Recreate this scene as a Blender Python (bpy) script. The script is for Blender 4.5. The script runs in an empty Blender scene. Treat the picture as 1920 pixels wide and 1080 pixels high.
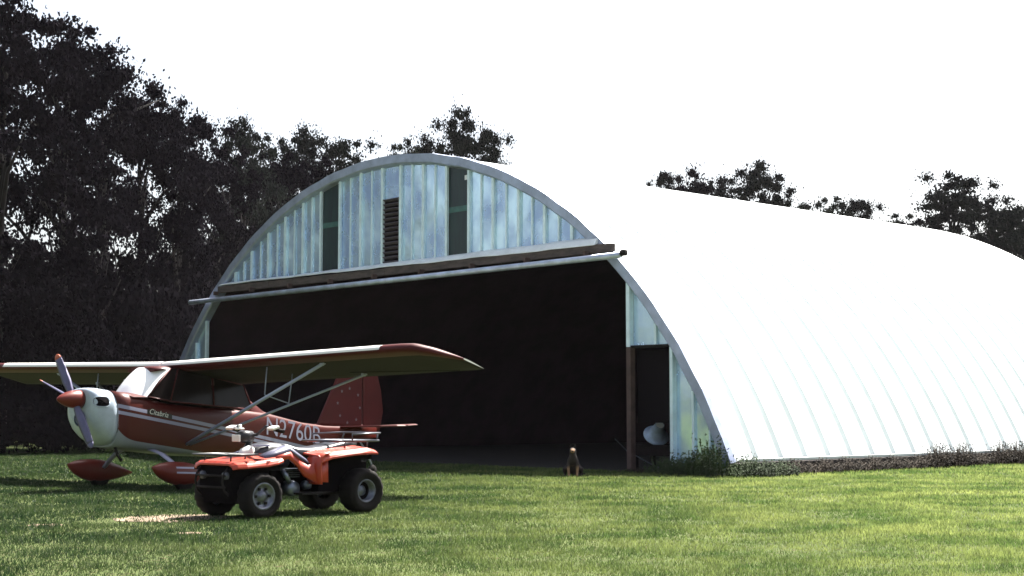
import bpy, math, random
import numpy as np
from mathutils import Vector, Matrix
R = math.radians
random.seed(7)
rng = np.random.default_rng(11)
sc = bpy.context.scene
COL = sc.collection
PI = math.pi

# ------------------------------------------------------------------ camera
F, HZ, CH = 2800.0, 768.0, 1.15
PITCH = math.atan((HZ - 540) / F)
cam = bpy.data.cameras.new('camera')
cam.lens = 36 * F / 1920
cam.clip_end = 2000
co = bpy.data.objects.new('camera', cam)
COL.objects.link(co)
co.location = (0, 0, CH)
co.rotation_euler = (PI / 2 + PITCH, 0, 0)
sc.camera = co


def far(px, py, Y):
    """world point seen at photograph pixel (px, py) at distance Y"""
    a = (px - 960) / F
    b = (540 - py) / F
    r = (a, math.cos(PITCH) - b * math.sin(PITCH), math.sin(PITCH) + b * math.cos(PITCH))
    t = Y / r[1]
    return Vector((r[0] * t, Y, CH + r[2] * t))


# ------------------------------------------------------------------ world
SUN_EL, SUN_H = 57.0, (0.60, 0.80)
w = bpy.data.worlds.new('World')
sc.world = w
w.use_nodes = True
nt = w.node_tree
for n in list(nt.nodes):
    nt.nodes.remove(n)
sky = nt.nodes.new('ShaderNodeTexSky')
sky.sky_type = 'NISHITA'
sky.sun_disc = False
sky.sun_elevation = R(SUN_EL)
sky.sun_rotation = math.atan2(SUN_H[0], SUN_H[1])
sky.air_density = 1.0
sky.dust_density = 4.0
sky.ozone_density = 1.0
hs = nt.nodes.new('ShaderNodeHueSaturation')
hs.inputs['Saturation'].default_value = 0.6
bg = nt.nodes.new('ShaderNodeBackground')
bg.inputs[1].default_value = 0.06
wo = nt.nodes.new('ShaderNodeOutputWorld')
nt.links.new(sky.outputs[0], hs.inputs['Color'])
nt.links.new(hs.outputs[0], bg.inputs[0])
nt.links.new(bg.outputs[0], wo.inputs[0])
sun = bpy.data.lights.new('sun', 'SUN')
sun.energy = 5.0
sun.angle = R(0.53)
sun.color = (1.0, 0.96, 0.88)
so = bpy.data.objects.new('sun', sun)
COL.objects.link(so)
ce = math.cos(R(SUN_EL))
SD = Vector((SUN_H[0] * ce, SUN_H[1] * ce, math.sin(R(SUN_EL))))
so.rotation_euler = SD.to_track_quat('Z', 'Y').to_euler()
so.location = SD * 60
sc.view_settings.view_transform = 'Standard'
sc.view_settings.look = 'None'
sc.view_settings.exposure = 2.1
sc.view_settings.gamma = 1.0
sc.cycles.max_bounces = 6
sc.cycles.use_denoising = True


# ------------------------------------------------------------------ materials
def mat(name, col=(0.5, 0.5, 0.5), rough=0.6, metal=0.0, var=0.0, vscale=6.0, bump=0.0, bscale=30.0,
        col2=None, lo=0.35, hi=0.65, spec=0.5, stretch=(1, 1, 1), coat=0.0, rvar=0.0, detail=5.0):
    m = bpy.data.materials.new(name)
    m.use_nodes = True
    t = m.node_tree
    b = t.nodes['Principled BSDF']
    b.inputs['Base Color'].default_value = (*col, 1)
    b.inputs['Roughness'].default_value = rough
    b.inputs['Metallic'].default_value = metal
    b.inputs['Specular IOR Level'].default_value = spec
    b.inputs['Coat Weight'].default_value = coat
    tc = t.nodes.new('ShaderNodeTexCoord')
    mp = t.nodes.new('ShaderNodeMapping')
    mp.inputs['Scale'].default_value = stretch
    t.links.new(tc.outputs['Object'], mp.inputs[0])
    if var or col2:
        if col2 is None:
            col2 = tuple(c * (1 - var) for c in col)
        nz = t.nodes.new('ShaderNodeTexNoise')
        nz.inputs['Scale'].default_value = vscale
        nz.inputs['Detail'].default_value = detail
        nz.inputs['Roughness'].default_value = 0.6
        t.links.new(mp.outputs[0], nz.inputs['Vector'])
        rp = t.nodes.new('ShaderNodeMapRange')
        rp.inputs[1].default_value = lo
        rp.inputs[2].default_value = hi
        t.links.new(nz.outputs[0], rp.inputs[0])
        mx = t.nodes.new('ShaderNodeMix')
        mx.data_type = 'RGBA'
        mx.inputs[6].default_value = (*col, 1)
        mx.inputs[7].default_value = (*col2, 1)
        t.links.new(rp.outputs[0], mx.inputs[0])
        t.links.new(mx.outputs[2], b.inputs['Base Color'])
        if rvar:
            rr = t.nodes.new('ShaderNodeMapRange')
            rr.inputs[3].default_value = max(0.02, rough - rvar)
            rr.inputs[4].default_value = min(1, rough + rvar)
            t.links.new(rp.outputs[0], rr.inputs[0])
            t.links.new(rr.outputs[0], b.inputs['Roughness'])
    if bump:
        n2 = t.nodes.new('ShaderNodeTexNoise')
        n2.inputs['Scale'].default_value = bscale
        n2.inputs['Detail'].default_value = 4
        t.links.new(mp.outputs[0], n2.inputs['Vector'])
        bp = t.nodes.new('ShaderNodeBump')
        bp.inputs['Strength'].default_value = 1.0
        bp.inputs['Distance'].default_value = bump
        t.links.new(n2.outputs[0], bp.inputs['Height'])
        t.links.new(bp.outputs[0], b.inputs['Normal'])
    return m


M = {}
M['roof'] = mat('roof_steel', (0.70, 0.74, 0.74), 0.42, 0.2, 0.06, 0.8, 0.004, 3.0)
M['roof_in'] = mat('shaded_interior', (0.035, 0.020, 0.028), 0.95, spec=0.1, var=0.4, vscale=1.5)  # near-black colour stands for the shade inside the steel shell
M['steel'] = mat('galvanised_panel', (0.70, 0.90, 1.0), 0.22, 0.7, col2=(0.40, 0.53, 0.78), vscale=1.3, lo=0.38, hi=0.62,
                 bump=0.018, bscale=1.1, stretch=(1, 1, 0.8), rvar=0.10)
M['steel_rib'] = mat('galvanised_rib', (0.76, 0.92, 1.0), 0.4, 0.2, 0.2, 3, 0.002, 8)
M['rim'] = mat('rim_flashing', (0.42, 0.47, 0.62), 0.45, 0.55, 0.3, 2.5, 0.003, 6)
M['flash'] = mat('white_flashing', (0.80, 0.84, 0.86), 0.5, 0.1, 0.2, 3, 0.006, 4)
M['fibre'] = mat('green_fibreglass', (0.012, 0.035, 0.035), 0.35, 0, col2=(0.008, 0.016, 0.024), vscale=3, stretch=(3, 3, 0.5))
M['fibrebar'] = mat('green_bar', (0.05, 0.14, 0.13), 0.5, 0, 0.3, 6)
M['louver'] = mat('louver_slats', (0.10, 0.085, 0.11), 0.6, 0.2, 0.3, 8)
M['black'] = mat('dark_cavity', (0.006, 0.005, 0.006), 0.95, spec=0.02)
M['board'] = mat('weathered_board', (0.10, 0.075, 0.07), 0.85, 0, 0.5, 4, 0.004, 20, stretch=(1, 1, 4))
M['rail'] = mat('track_rail', (0.52, 0.58, 0.74), 0.4, 0.4, 0.35, 3, 0.002, 10)
M['rust'] = mat('rusty_post', (0.10, 0.062, 0.055), 0.8, 0.1, 0.35, 5, 0.002, 20)
M['kerb'] = mat('dark_concrete', (0.035, 0.027, 0.025), 0.95, 0, 0.5, 3, 0.01, 15)  # dark brown tone, mottled at random
M['red'] = mat('red_paint', (0.13, 0.016, 0.010), 0.38, 0, 0.2, 2.5, spec=0.3)
M['redfab'] = mat('red_fabric', (0.068, 0.006, 0.006), 0.55, 0, 0.2, 2.5, spec=0.25)
M['cowl'] = mat('cowl_paint', (0.36, 0.42, 0.50), 0.35, 0, 0.18, 5, coat=0.2)
M['wingwhite_glint'] = mat('wing_white_glint', (0.82, 0.80, 0.76), 0.4, 0, 0.06, 4)
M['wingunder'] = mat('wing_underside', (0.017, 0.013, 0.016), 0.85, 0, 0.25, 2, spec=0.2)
M['strut'] = mat('strut_paint', (0.34, 0.37, 0.52), 0.35, 0.2, 0.1, 6)
M['lilac'] = mat('lilac_paint', (0.34, 0.34, 0.46), 0.4, 0, 0.1, 6)
M['star'] = mat('star_paint', (0.12, 0.11, 0.13), 0.6)
M['prop'] = mat('propeller_metal', (0.10, 0.095, 0.17), 0.4, 0.3, 0.2, 8)
M['proptip'] = mat('propeller_tip', (0.42, 0.10, 0.05), 0.5, 0, 0.2, 8)
M['wind'] = mat('windshield_glare', (0.95, 0.95, 0.95), 0.25, 0, 0.03, 6, coat=0.4)  # white base colour stands for bright sky reflected in the windshield
M['glass'] = mat('cabin_glass', (0.012, 0.009, 0.009), 0.16, 0, spec=0.14, var=0.4, vscale=3, bump=0.003, bscale=3)
M['dark'] = mat('dark_rubber', (0.018, 0.015, 0.015), 0.75, 0, 0.4, 9, 0.004, 40, spec=0.15)
M['tyre'] = mat('tyre_rubber', (0.009, 0.007, 0.007), 0.85, 0, 0.4, 6, 0.003, 60, spec=0.2)
M['hub'] = mat('wheel_steel', (0.17, 0.18, 0.22), 0.4, 0.7, 0.5, 12, 0.002, 40)
M['orange'] = mat('orange_plastic', (0.40, 0.038, 0.014), 0.4, 0, 0.18, 5)
M['bplastic'] = mat('black_plastic', (0.013, 0.013, 0.017), 0.42, 0, 0.3, 8)
M['greyplastic'] = mat('grey_plastic', (0.09, 0.09, 0.14), 0.4, 0, 0.2, 8)
M['seat'] = mat('seat_vinyl', (0.018, 0.02, 0.026), 0.3, 0, 0.2, 8, 0.002, 60)
M['chrome'] = mat('rack_steel', (0.09, 0.095, 0.115), 0.35, 0.5, 0.3, 8)
M['bright'] = mat('white_plastic', (0.75, 0.74, 0.70), 0.4, 0, 0.1, 8)
M['alu'] = mat('engine_metal', (0.22, 0.25, 0.31), 0.4, 0.7, 0.4, 12, 0.003, 40)
M['lens'] = mat('lamp_lens', (0.08, 0.08, 0.10), 0.12, 0, 0.3, 20)
M['bucket'] = mat('bucket_zinc', (0.42, 0.52, 0.66), 0.45, 0.2, 0.25, 10)
M['darkwood'] = mat('dark_bench_wood', (0.012, 0.009, 0.009), 0.9, 0, 0.4, 6, spec=0.05)
M['bucketin'] = mat('bucket_inside', (0.80, 0.82, 0.84), 0.5)
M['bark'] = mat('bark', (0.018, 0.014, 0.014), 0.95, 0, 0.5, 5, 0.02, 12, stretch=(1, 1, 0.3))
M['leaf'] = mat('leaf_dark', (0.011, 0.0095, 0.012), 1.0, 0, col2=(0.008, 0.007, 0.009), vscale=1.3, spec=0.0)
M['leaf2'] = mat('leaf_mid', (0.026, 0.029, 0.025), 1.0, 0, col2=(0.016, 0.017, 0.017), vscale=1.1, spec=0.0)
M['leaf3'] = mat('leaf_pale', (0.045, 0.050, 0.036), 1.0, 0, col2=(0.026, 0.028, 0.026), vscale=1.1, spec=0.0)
M['weedg'] = mat('weed_green', (0.05, 0.075, 0.03), 0.8, 0, col2=(0.03, 0.04, 0.025), vscale=3, spec=0.15)
M['weedb'] = mat('weed_brown', (0.050, 0.038, 0.028), 0.85, 0, col2=(0.025, 0.022, 0.018), vscale=3, spec=0.15)


# ------------------------------------------------------------------ mesh builder
class MB:
    def __init__(s):
        s.v, s.f, s.m, s.mats, s.sm = [], [], [], [], []

    def mi(s, m):
        if m not in s.mats:
            s.mats.append(m)
        return s.mats.index(m)

    def add(s, vs, fs, m, smooth=False):
        k = len(s.v)
        s.v += [tuple(q) for q in vs]
        i = s.mi(m)
        for f in fs:
            s.f.append([j + k for j in f])
            s.m.append(i)
            s.sm.append(smooth)
        return s

    def box(s, c, d, m, rot=None):
        vs = [Vector((x * d[0] / 2, y * d[1] / 2, z * d[2] / 2)) for x in (-1, 1) for y in (-1, 1) for z in (-1, 1)]
        if rot is not None:
            vs = [rot @ q for q in vs]
        vs = [q + Vector(c) for q in vs]
        return s.add(vs, [(0, 1, 3, 2), (4, 6, 7, 5), (0, 4, 5, 1), (2, 3, 7, 6), (0, 2, 6, 4), (1, 5, 7, 3)], m)

    def loft(s, rings, m, smooth=True, caps=True, closed=True):
        n = len(rings[0])
        vs = [q for r in rings for q in r]
        fs = []
        for i in range(len(rings) - 1):
            for j in range(n if closed else n - 1):
                a, b = i * n + j, i * n + (j + 1) % n
                fs.append((a, b, b + n, a + n))
        s.add(vs, fs, m, smooth)
        if caps and closed:
            k = len(s.v) - len(vs)
            i = s.mi(m)
            for f in (list(range(n))[::-1], [(len(rings) - 1) * n + j for j in range(n)]):
                s.f.append([k + j for j in f])
                s.m.append(i)
                s.sm.append(False)
        return s

    def tube(s, pts, r, m, n=8, smooth=True):
        pts = [Vector(p) for p in pts]
        rs = r if isinstance(r, (list, tuple)) else [r] * len(pts)
        rings = []
        up = None
        for i, p in enumerate(pts):
            d = (pts[min(i + 1, len(pts) - 1)] - pts[max(i - 1, 0)]).normalized()
            if up is None:
                up = d.orthogonal().normalized()
            up = (up - d * up.dot(d)).normalized()
            q = d.cross(up)
            rings.append([p + (up * math.cos(t) + q * math.sin(t)) * rs[i] for t in [2 * PI * k / n for k in range(n)]])
        return s.loft(rings, m, smooth)

    def lathe(s, prof, m, axis='y', n=28, c=(0, 0, 0), smooth=True):
        rings = []
        for a, r in prof:
            ring = []
            for k in range(n):
                t = 2 * PI * k / n
                if axis == 'y':
                    q = (c[0] + r * math.cos(t), c[1] + a, c[2] + r * math.sin(t))
                elif axis == 'x':
                    q = (c[0] + a, c[1] + r * math.cos(t), c[2] + r * math.sin(t))
                else:
                    q = (c[0] + r * math.cos(t), c[1] + r * math.sin(t), c[2] + a)
                ring.append(q)
            rings.append(ring)
        return s.loft(rings, m, smooth, False)

    def build(s, name, parent=None, loc=None, rotz=0.0, autosmooth=True):
        me = bpy.data.meshes.new(name)
        me.from_pydata(s.v, [], s.f)
        for m in s.mats:
            me.materials.append(m)
        me.polygons.foreach_set('material_index', s.m)
        me.polygons.foreach_set('use_smooth', s.sm)
        me.update()
        o = bpy.data.objects.new(name, me)
        COL.objects.link(o)
        if parent:
            o.parent = parent
        if loc is not None:
            o.location = loc
        o.rotation_euler.z = rotz
        return o


def bevel(o, wdt=0.01, seg=2):
    b = o.modifiers.new('bevel', 'BEVEL')
    b.width = wdt
    b.segments = seg
    b.limit_method = 'ANGLE'
    return o


def tag(o, label, cat, group=None, kind=None):
    if label:
        o['label'] = label
    if cat:
        o['category'] = cat
    if group:
        o['group'] = group
    if kind:
        o['kind'] = kind
    return o


def empty(name, loc, rz, label, cat, group=None):
    o = bpy.data.objects.new(name, None)
    o.empty_display_size = 0.3
    COL.objects.link(o)
    o.location = loc
    o.rotation_euler.z = rz
    return tag(o, label, cat, group)


# ------------------------------------------------------------------ value noise for grass height
def vnoise(x, y, s, seed):
    g = np.random.default_rng(seed).random((64, 64))
    u, v = x / s, y / s
    i, j = np.floor(u).astype(int), np.floor(v).astype(int)
    fu, fv = u - i, v - j
    fu, fv = fu * fu * (3 - 2 * fu), fv * fv * (3 - 2 * fv)
    a, b = g[i % 64, j % 64], g[(i + 1) % 64, j % 64]
    c, d = g[i % 64, (j + 1) % 64], g[(i + 1) % 64, (j + 1) % 64]
    return (a * (1 - fu) + b * fu) * (1 - fv) + (c * (1 - fu) + d * fu) * fv


# ================================================================== HANGAR
# local frame of the hangar: x = along the front wall from its right foot to the left, y = into the building
HC = Vector((3.7106, 26.0244, 0))
UX = Vector((-0.678, 0.735, 0)).normalized()
AX = Vector((UX.y, -UX.x, 0))
# x = -UX direction gives a right-handed frame: local x = -s
HROT = math.atan2(-UX.y, -UX.x)      # local +x points along -UX (to the right foot); local +y is then AX
CS, CZ, RR = 9.7735, -3.9556, 10.735
LEN = 18.7
ZB = 0.25
hangar = empty('hangar', HC, HROT, 'large white galvanised arched steel hangar with open dark front', 'hangar')


def hp(s, y, z):
    return (-s, y, z)


def arcpts(r, z0, n=72):
    t0 = math.asin((z0 - CZ) / r)
    return [(CS - r * math.cos(t), CZ + r * math.sin(t)) for t in np.linspace(t0, PI - t0, n)]


def arcs_at(r, s):
    return CZ + math.sqrt(max(0, r * r - (s - CS) ** 2))


# corrugated shell
stations = []
P = 0.72
y = 0.0
while y < LEN - 0.01:
    stations += [(y + 0.0, 0.0), (y + 0.03, 0.0), (y + 0.075, 0.075), (y + 0.64, 0.075), (y + 0.685, 0.0)]
    y += P
stations.append((LEN, 0.0))
b = MB()
rings = []
for yy, dr in stations:
    rings.append([hp(s, yy, z) for s, z in arcpts(RR - 0.075 + dr, ZB)])
b.loft(rings, M['roof'], smooth=False, caps=False, closed=False)
b.build('roof_shell', hangar)
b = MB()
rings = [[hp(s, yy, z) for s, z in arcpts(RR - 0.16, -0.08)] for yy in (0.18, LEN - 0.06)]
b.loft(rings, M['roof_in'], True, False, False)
b.build('interior_shade_sheet', hangar)  # inner sheet added to paint the hangar interior dark
# rear wall
b = MB()
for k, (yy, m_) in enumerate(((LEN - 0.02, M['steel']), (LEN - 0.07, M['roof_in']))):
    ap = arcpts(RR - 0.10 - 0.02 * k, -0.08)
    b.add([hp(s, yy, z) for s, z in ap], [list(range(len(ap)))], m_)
b.build('rear_wall', hangar)
# rim flashing on the front edge
b = MB()
prof = [(-0.02, 0.02), (-0.04, 0.02), (-0.04, -0.16), (-0.01, -0.19), (0.16, -0.23), (0.16, -0.20), (0.0, -0.16), (0.0, 0.0), (0.10, 0.012), (0.10, 0.03)]
A0 = arcpts(RR, 0.05, 80)
rings = []
for i, (s, z) in enumerate(A0):
    dx, dz = (s - CS) / RR, (z - CZ) / RR
    wob = 0.006 * math.sin(i * 1.7) + 0.004 * math.sin(i * 4.1)
    rings.append([hp(s + dx * (q + wob), yy, z + dz * (q + wob)) for yy, q in prof])
b.loft(rings, M['rim'], smooth=False)
b.build('rim_flashing', hangar)

# end wall panels.  wall plane at y = 0.10; ribs proud of it
RI = RR - 0.235


def wall_strip(b, s0, s1, zlo, yy, m_, follow=True, ztop=None, n=6):
    """a flat pan from s0 to s1 (s0<s1) reaching the arch or ztop"""
    ss = np.linspace(s0, s1, n)
    top = [(s, (arcs_at(RI + 0.05, s) if ztop is None else ztop)) for s in ss]
    vs = [hp(s, yy, zlo) for s in ss] + [hp(s, yy, z) for s, z in top]
    fs = [(i, i + 1, n + i + 1, n + i) for i in range(n - 1)]
    b.add(vs, fs, m_)


def rib(b, s, zlo, ztop, wdt, dep=0.05, m_=None):
    b.box(hp(s, 0.10 - dep / 2, (zlo + ztop) / 2), (wdt, dep, ztop - zlo), m_ or M['steel_rib'])


W1, W2, LV = (11.44, 12.20), (6.88, 7.60), (9.18, 9.84)
GB = 4.36
b = MB()
segs = [(W1[1], 16.3), (W1[1], None)]
edges = [3.05, 6.88, 7.60, 9.18, 9.84, 11.44, 12.20, 16.25]
for i in (0, 2, 4, 6):
    s0, s1 = edges[i], edges[i + 1]
    k = max(1, round((s1 - s0) / 0.385))
    for j in range(k):
        a0, a1 = s0 + (s1 - s0) * j / k, s0 + (s1 - s0) * (j + 1) / k
        yo = 0.10 + random.uniform(-0.006, 0.006)
        wall_strip(b, a0 + 0.012, a1 - 0.012, GB, yo, M['steel'])
wall_strip(b, LV[0], LV[1], 5.86, 0.105, M['steel'])
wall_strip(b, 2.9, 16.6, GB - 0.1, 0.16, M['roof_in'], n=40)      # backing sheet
b.build('gable_panel', hangar)
b = MB()
k = 0
for s0, s1 in ((3.05, 6.88), (7.60, 9.18), (9.84, 11.44), (12.20, 16.25)):
    n_ = max(1, round((s1 - s0) / 0.385))
    for j in range(n_ + 1):
        s = s0 + (s1 - s0) * j / n_
        big = (j % 2 == 0) or j == n_
        zt = arcs_at(RI + 0.04, s)
        if zt - GB > 0.08:
            b = MB()
            rib(b, s + random.uniform(-.008, .008), GB, zt, 0.070 if big else 0.04, 0.055 if big else 0.035)
            b.build('standing_rib', hangar)
for (s0, s1), zb_ in ((W1, 5.42), (W2, 5.34)):
    fr = MB()
    wall_strip(fr, s0 + 0.03, s1 - 0.03, GB + 0.01, 0.115, M['fibre'])
    wn = fr.build('fibreglass_window', hangar)
    br = MB()
    br.box(hp((s0 + s1) / 2, 0.105, zb_ + 0.05), (s1 - s0 - 0.07, 0.012, 0.12), M['fibrebar'])
    br.build('crossbar', wn)
    if s0 < 8:
        st_k = MB()
        st_k.box(hp(s0 + 0.14, 0.11, 6.04), (0.09, 0.008, 0.10), M['flash'])
        st_k.build('patch', wn)
lv = MB()
lv.box(hp((LV[0] + LV[1]) / 2, 0.13, (GB + 5.86) / 2), (LV[1] - LV[0], 0.02, 5.86 - GB), M['black'])
for sx in (LV[0] + 0.02, LV[1] - 0.02):
    lv.box(hp(sx, 0.085, (GB + 5.86) / 2), (0.035, 0.07, 5.86 - GB), M['louver'])
louv = lv.build('louver_vent', hangar)
sl = MB()
nsl = 14
for i in range(nsl):
    z = GB + 0.06 + (5.86 - GB - 0.1) * i / (nsl - 1)
    sl.box(hp((LV[0] + LV[1]) / 2, 0.08, z), (LV[1] - LV[0] - 0.08, 0.075, 0.014), M['louver'], Matrix.Rotation(R(-32), 3, 'X'))
sl.build('slats', louv)

# flashing, board, track rail across the top of the opening
b = MB()
ns = 34
rings = []
for i in range(ns + 1):
    s = 3.02 + (16.35 - 3.02) * i / ns
    wv = 0.006 * math.sin(i * 0.9) + 0.005 * math.sin(i * 2.3 + 1)
    h = 0.02 + 0.06 * max(0, 1 - (s - 2.9) / 10.5)
    rings.append([hp(s, 0.03, GB + h + wv), hp(s, -0.06, GB + h * 0.5 - 0.02 + wv), hp(s, -0.14, GB - 0.02 - h * .9 + wv), hp(s, -0.14, GB - 0.035 - h * .9 + wv),
                  hp(s, 0.02, GB - 0.04 + wv)])
b.loft(rings, M['flash'], smooth=False)
b.build('gable_flashing', hangar)
b = MB()
for i in range(6):
    s0, s1 = 2.62 + i * 2.3, 2.62 + (i + 1) * 2.3
    b.box(hp((s0 + s1) / 2, -0.05 - 0.01 * (i % 2), 4.19 + 0.004 * (i % 3)), (s1 - s0 + 0.02, 0.12, 0.16), M['board'])
bevel(b.build('header_board', hangar), 0.006)
b = MB()
b.lathe([(-17.55, 0.001), (-17.55, 0.060), (-2.22, 0.060), (-2.22, 0.001)], M['rail'], 'x', 14, (0, -0.24, 4.04 + 0.065))
rail = b.build('track_rail', hangar)
rail.rotation_euler.y = R(-0.28)
rail.location.z = -0.09
b = MB()
b.lathe([(-2.225, 0.001), (-2.225, 0.062), (-2.12, 0.066), (-2.12, 0.001)], M['dark'], 'x', 14, (0, -0.24, 4.04))
b.build('rail_end_cap', hangar)
for i in range(9):
    s = 3.2 + i * 1.65
    q = MB()
    q.box(hp(s, -0.185, 4.10), (0.05, 0.13, 0.10), M['rust'])
    q.build('rail_bracket', hangar)

# right side of the opening: door post, panels, doorway
b = MB()
b.box(hp(2.29, 0.05, 2.92), (0.09, 0.12, 1.22), M['steel_rib'])
b.build('jamb', hangar)
b = MB()
b.box(hp(2.27, 0.04, 1.15), (0.11, 0.13, 2.30), M['rust'])
bevel(b.build('door_post', hangar), 0.008)
b = MB()
b.box(hp(1.24, 0.055, 1.14), (0.07, 0.13, 2.28), M['steel_rib'])
b.build('door_jamb', hangar)
b = MB()
wall_strip(b, 1.25, 1.66, 2.30, 0.10, M['steel'])
wall_strip(b, 1.68, 2.24, 2.30, 0.10, M['steel'])
wall_strip(b, 0.80, 1.21, 0.02, 0.10, M['steel'])
wall_strip(b, 0.42, 0.78, 0.02, 0.10, M['steel'])
wall_strip(b, 0.10, 0.40, 0.02, 0.10, M['steel'])
b.build('side_panel', hangar)
for s, z0_, wd in ((1.67, 2.33, 0.05), (0.79, 0.02, 0.045), (0.41, 0.02, 0.04)):
    b = MB()
    rib(b, s, z0_, arcs_at(RI, s), wd)
    b.build('side_rib', hangar)
b = MB()
b.box(hp(1.76, 0.06, 2.31), (1.0, 0.10, 0.05), M['dark'])
b.build('door_lintel', hangar)
# upper leaf of the doorway (dark, hanging open just inside)
b = MB()
b.box(hp(1.76, 0.20, 1.58), (0.96, 0.03, 1.34), M['black'])
bevel(b.build('dark_door_leaf', hangar), 0.005)
# left side
b = MB()
for s0, s1 in ((17.28, 17.72), (17.74, 18.18), (18.20, 18.60), (18.62, 19.2)):
    wall_strip(b, s0, s1, 0.02, 0.10, M['steel'])
b.build('side_panel', hangar)
for s, wd in ((17.22, 0.10), (17.73, 0.06), (18.19, 0.06), (18.61, 0.05)):
    b = MB()
    rib(b, s, 0.02, arcs_at(RI, s), wd, 0.06)
    b.build('side_rib', hangar)
# kerb under both long sides
for sA, nm in ((-0.2, 'right'), (19.75, 'left')):
    b = MB()
    b.box(hp(sA, LEN / 2 + 0.1, ZB / 2 - 0.02), (0.30, LEN + 0.3, ZB), M['kerb'])
    bevel(b.build('foundation_kerb', hangar), 0.02)
# sill strip of brighter base angle along the right foot
b = MB()
b.box(hp(-0.29, LEN / 2 + 0.05, ZB + 0.025), (0.10, LEN, 0.045), M['roof'])
b.build('base_angle', hangar)

# ================================================================== GROUND
def noise_mix_ground():
    m = bpy.data.materials.new('lawn_soil')
    m.use_nodes = True
    t = m.node_tree
    bs = t.nodes['Principled BSDF']
    bs.inputs['Roughness'].default_value = 0.95
    bs.inputs['Specular IOR Level'].default_value = 0.1
    geo = t.nodes.new('ShaderNodeNewGeometry')
    n1 = t.nodes.new('ShaderNodeTexNoise'); n1.inputs['Scale'].default_value = 0.6; n1.inputs['Detail'].default_value = 8
    n2 = t.nodes.new('ShaderNodeTexNoise'); n2.inputs['Scale'].default_value = 12; n2.inputs['Detail'].default_value = 5
    t.links.new(geo.outputs['Position'], n1.inputs['Vector'])
    t.links.new(geo.outputs['Position'], n2.inputs['Vector'])
    mx = t.nodes.new('ShaderNodeMix'); mx.data_type = 'RGBA'
    mx.inputs[6].default_value = (0.035, 0.055, 0.018, 1); mx.inputs[7].default_value = (0.09, 0.11, 0.035, 1)
    t.links.new(n1.outputs[0], mx.inputs[0])
    mx2 = t.nodes.new('ShaderNodeMix'); mx2.data_type = 'RGBA'
    mx2.inputs[7].default_value = (0.055, 0.045, 0.022, 1)
    r = t.nodes.new('ShaderNodeMapRange'); r.inputs[1].default_value = 0.5; r.inputs[2].default_value = 0.7
    t.links.new(n2.outputs[0], r.inputs[0]); t.links.new(r.outputs[0], mx2.inputs[0])
    t.links.new(mx.outputs[2], mx2.inputs[6]); t.links.new(mx2.outputs[2], bs.inputs['Base Color'])
    bp = t.nodes.new('ShaderNodeBump'); bp.inputs['Distance'].default_value = 0.02
    t.links.new(n2.outputs[0], bp.inputs['Height']); t.links.new(bp.outputs[0], bs.inputs['Normal'])
    return m


def grid_mesh(x0, x1, y0, y1, nx, ny, fz, m):
    X, Y = np.meshgrid(np.linspace(x0, x1, nx), np.linspace(y0, y1, ny))
    Z = fz(X, Y)
    vs = np.stack([X, Y, Z], -1).reshape(-1, 3)
    fs = [(j * nx + i, j * nx + i + 1, (j + 1) * nx + i + 1, (j + 1) * nx + i) for j in range(ny - 1) for i in range(nx - 1)]
    b = MB()
    b.add(vs.tolist(), fs, m, True)
    return b


LAWN = noise_mix_ground()
b = MB()
b.add([(-700, -300, 0), (700, -300, 0), (700, 1400, 0), (-700, 1400, 0)], [(0, 1, 2, 3)], LAWN)
g = b.build('ground')
tag(g, None, None, None, 'structure')
# dirt floor inside the hangar
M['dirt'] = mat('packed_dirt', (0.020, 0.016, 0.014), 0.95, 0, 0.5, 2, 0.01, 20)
M['track'] = mat('sandy_soil', (0.26, 0.18, 0.125), 0.95, 0, col2=(0.09, 0.07, 0.04), vscale=5, bump=0.01, bscale=30)
b = MB()
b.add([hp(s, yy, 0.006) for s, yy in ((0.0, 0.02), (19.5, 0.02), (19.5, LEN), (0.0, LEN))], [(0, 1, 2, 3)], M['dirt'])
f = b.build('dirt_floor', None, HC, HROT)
tag(f, None, None, None, 'structure')

# worn sandy track left of the quad bike
TRK = [((-3.1, 16.3), (-4.1, 15.6), 0.30), ((-4.5, 15.1), (-4.8, 14.95), 0.10), ((-2.9, 14.1), (-3.1, 14.0), 0.07)]


def trackness(x, y):
    t = np.zeros_like(x)
    for (ax, ay), (bx, by), wd in TRK:
        dx, dy = bx - ax, by - ay
        k = np.clip(((x - ax) * dx + (y - ay) * dy) / (dx * dx + dy * dy), 0, 1)
        d = np.hypot(x - ax - k * dx, y - ay - k * dy)
        wob = wd * (0.45 + 1.1 * vnoise(x, y, 0.35, 5))
        t = np.maximum(t, np.clip((wob * 1.5 - d) / wd, 0, 1))
    return t


b = MB()
for (ax, ay), (bx, by), wd in TRK:
    n_ = 40
    L_, R_ = [], []
    d = Vector((bx - ax, by - ay, 0)).normalized()
    nn = Vector((-d.y, d.x, 0))
    for i in range(n_ + 1):
        k = i / n_
        p = Vector((ax + (bx - ax) * k, ay + (by - ay) * k, 0.004))
        e = wd * 1.7 * (math.sin(PI * k) ** 0.4) + 0.01
        L_.append(p + nn * e * (0.75 + 0.5 * random.random()))
        R_.append(p - nn * e * (0.75 + 0.5 * random.random()))
    vs = L_ + R_
    b.add(vs, [(i, i + 1, n_ + 2 + i, n_ + 1 + i) for i in range(n_)], M['track'])
p_ = b.build('dirt_path')
tag(p_, None, None, None, 'structure')


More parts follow.
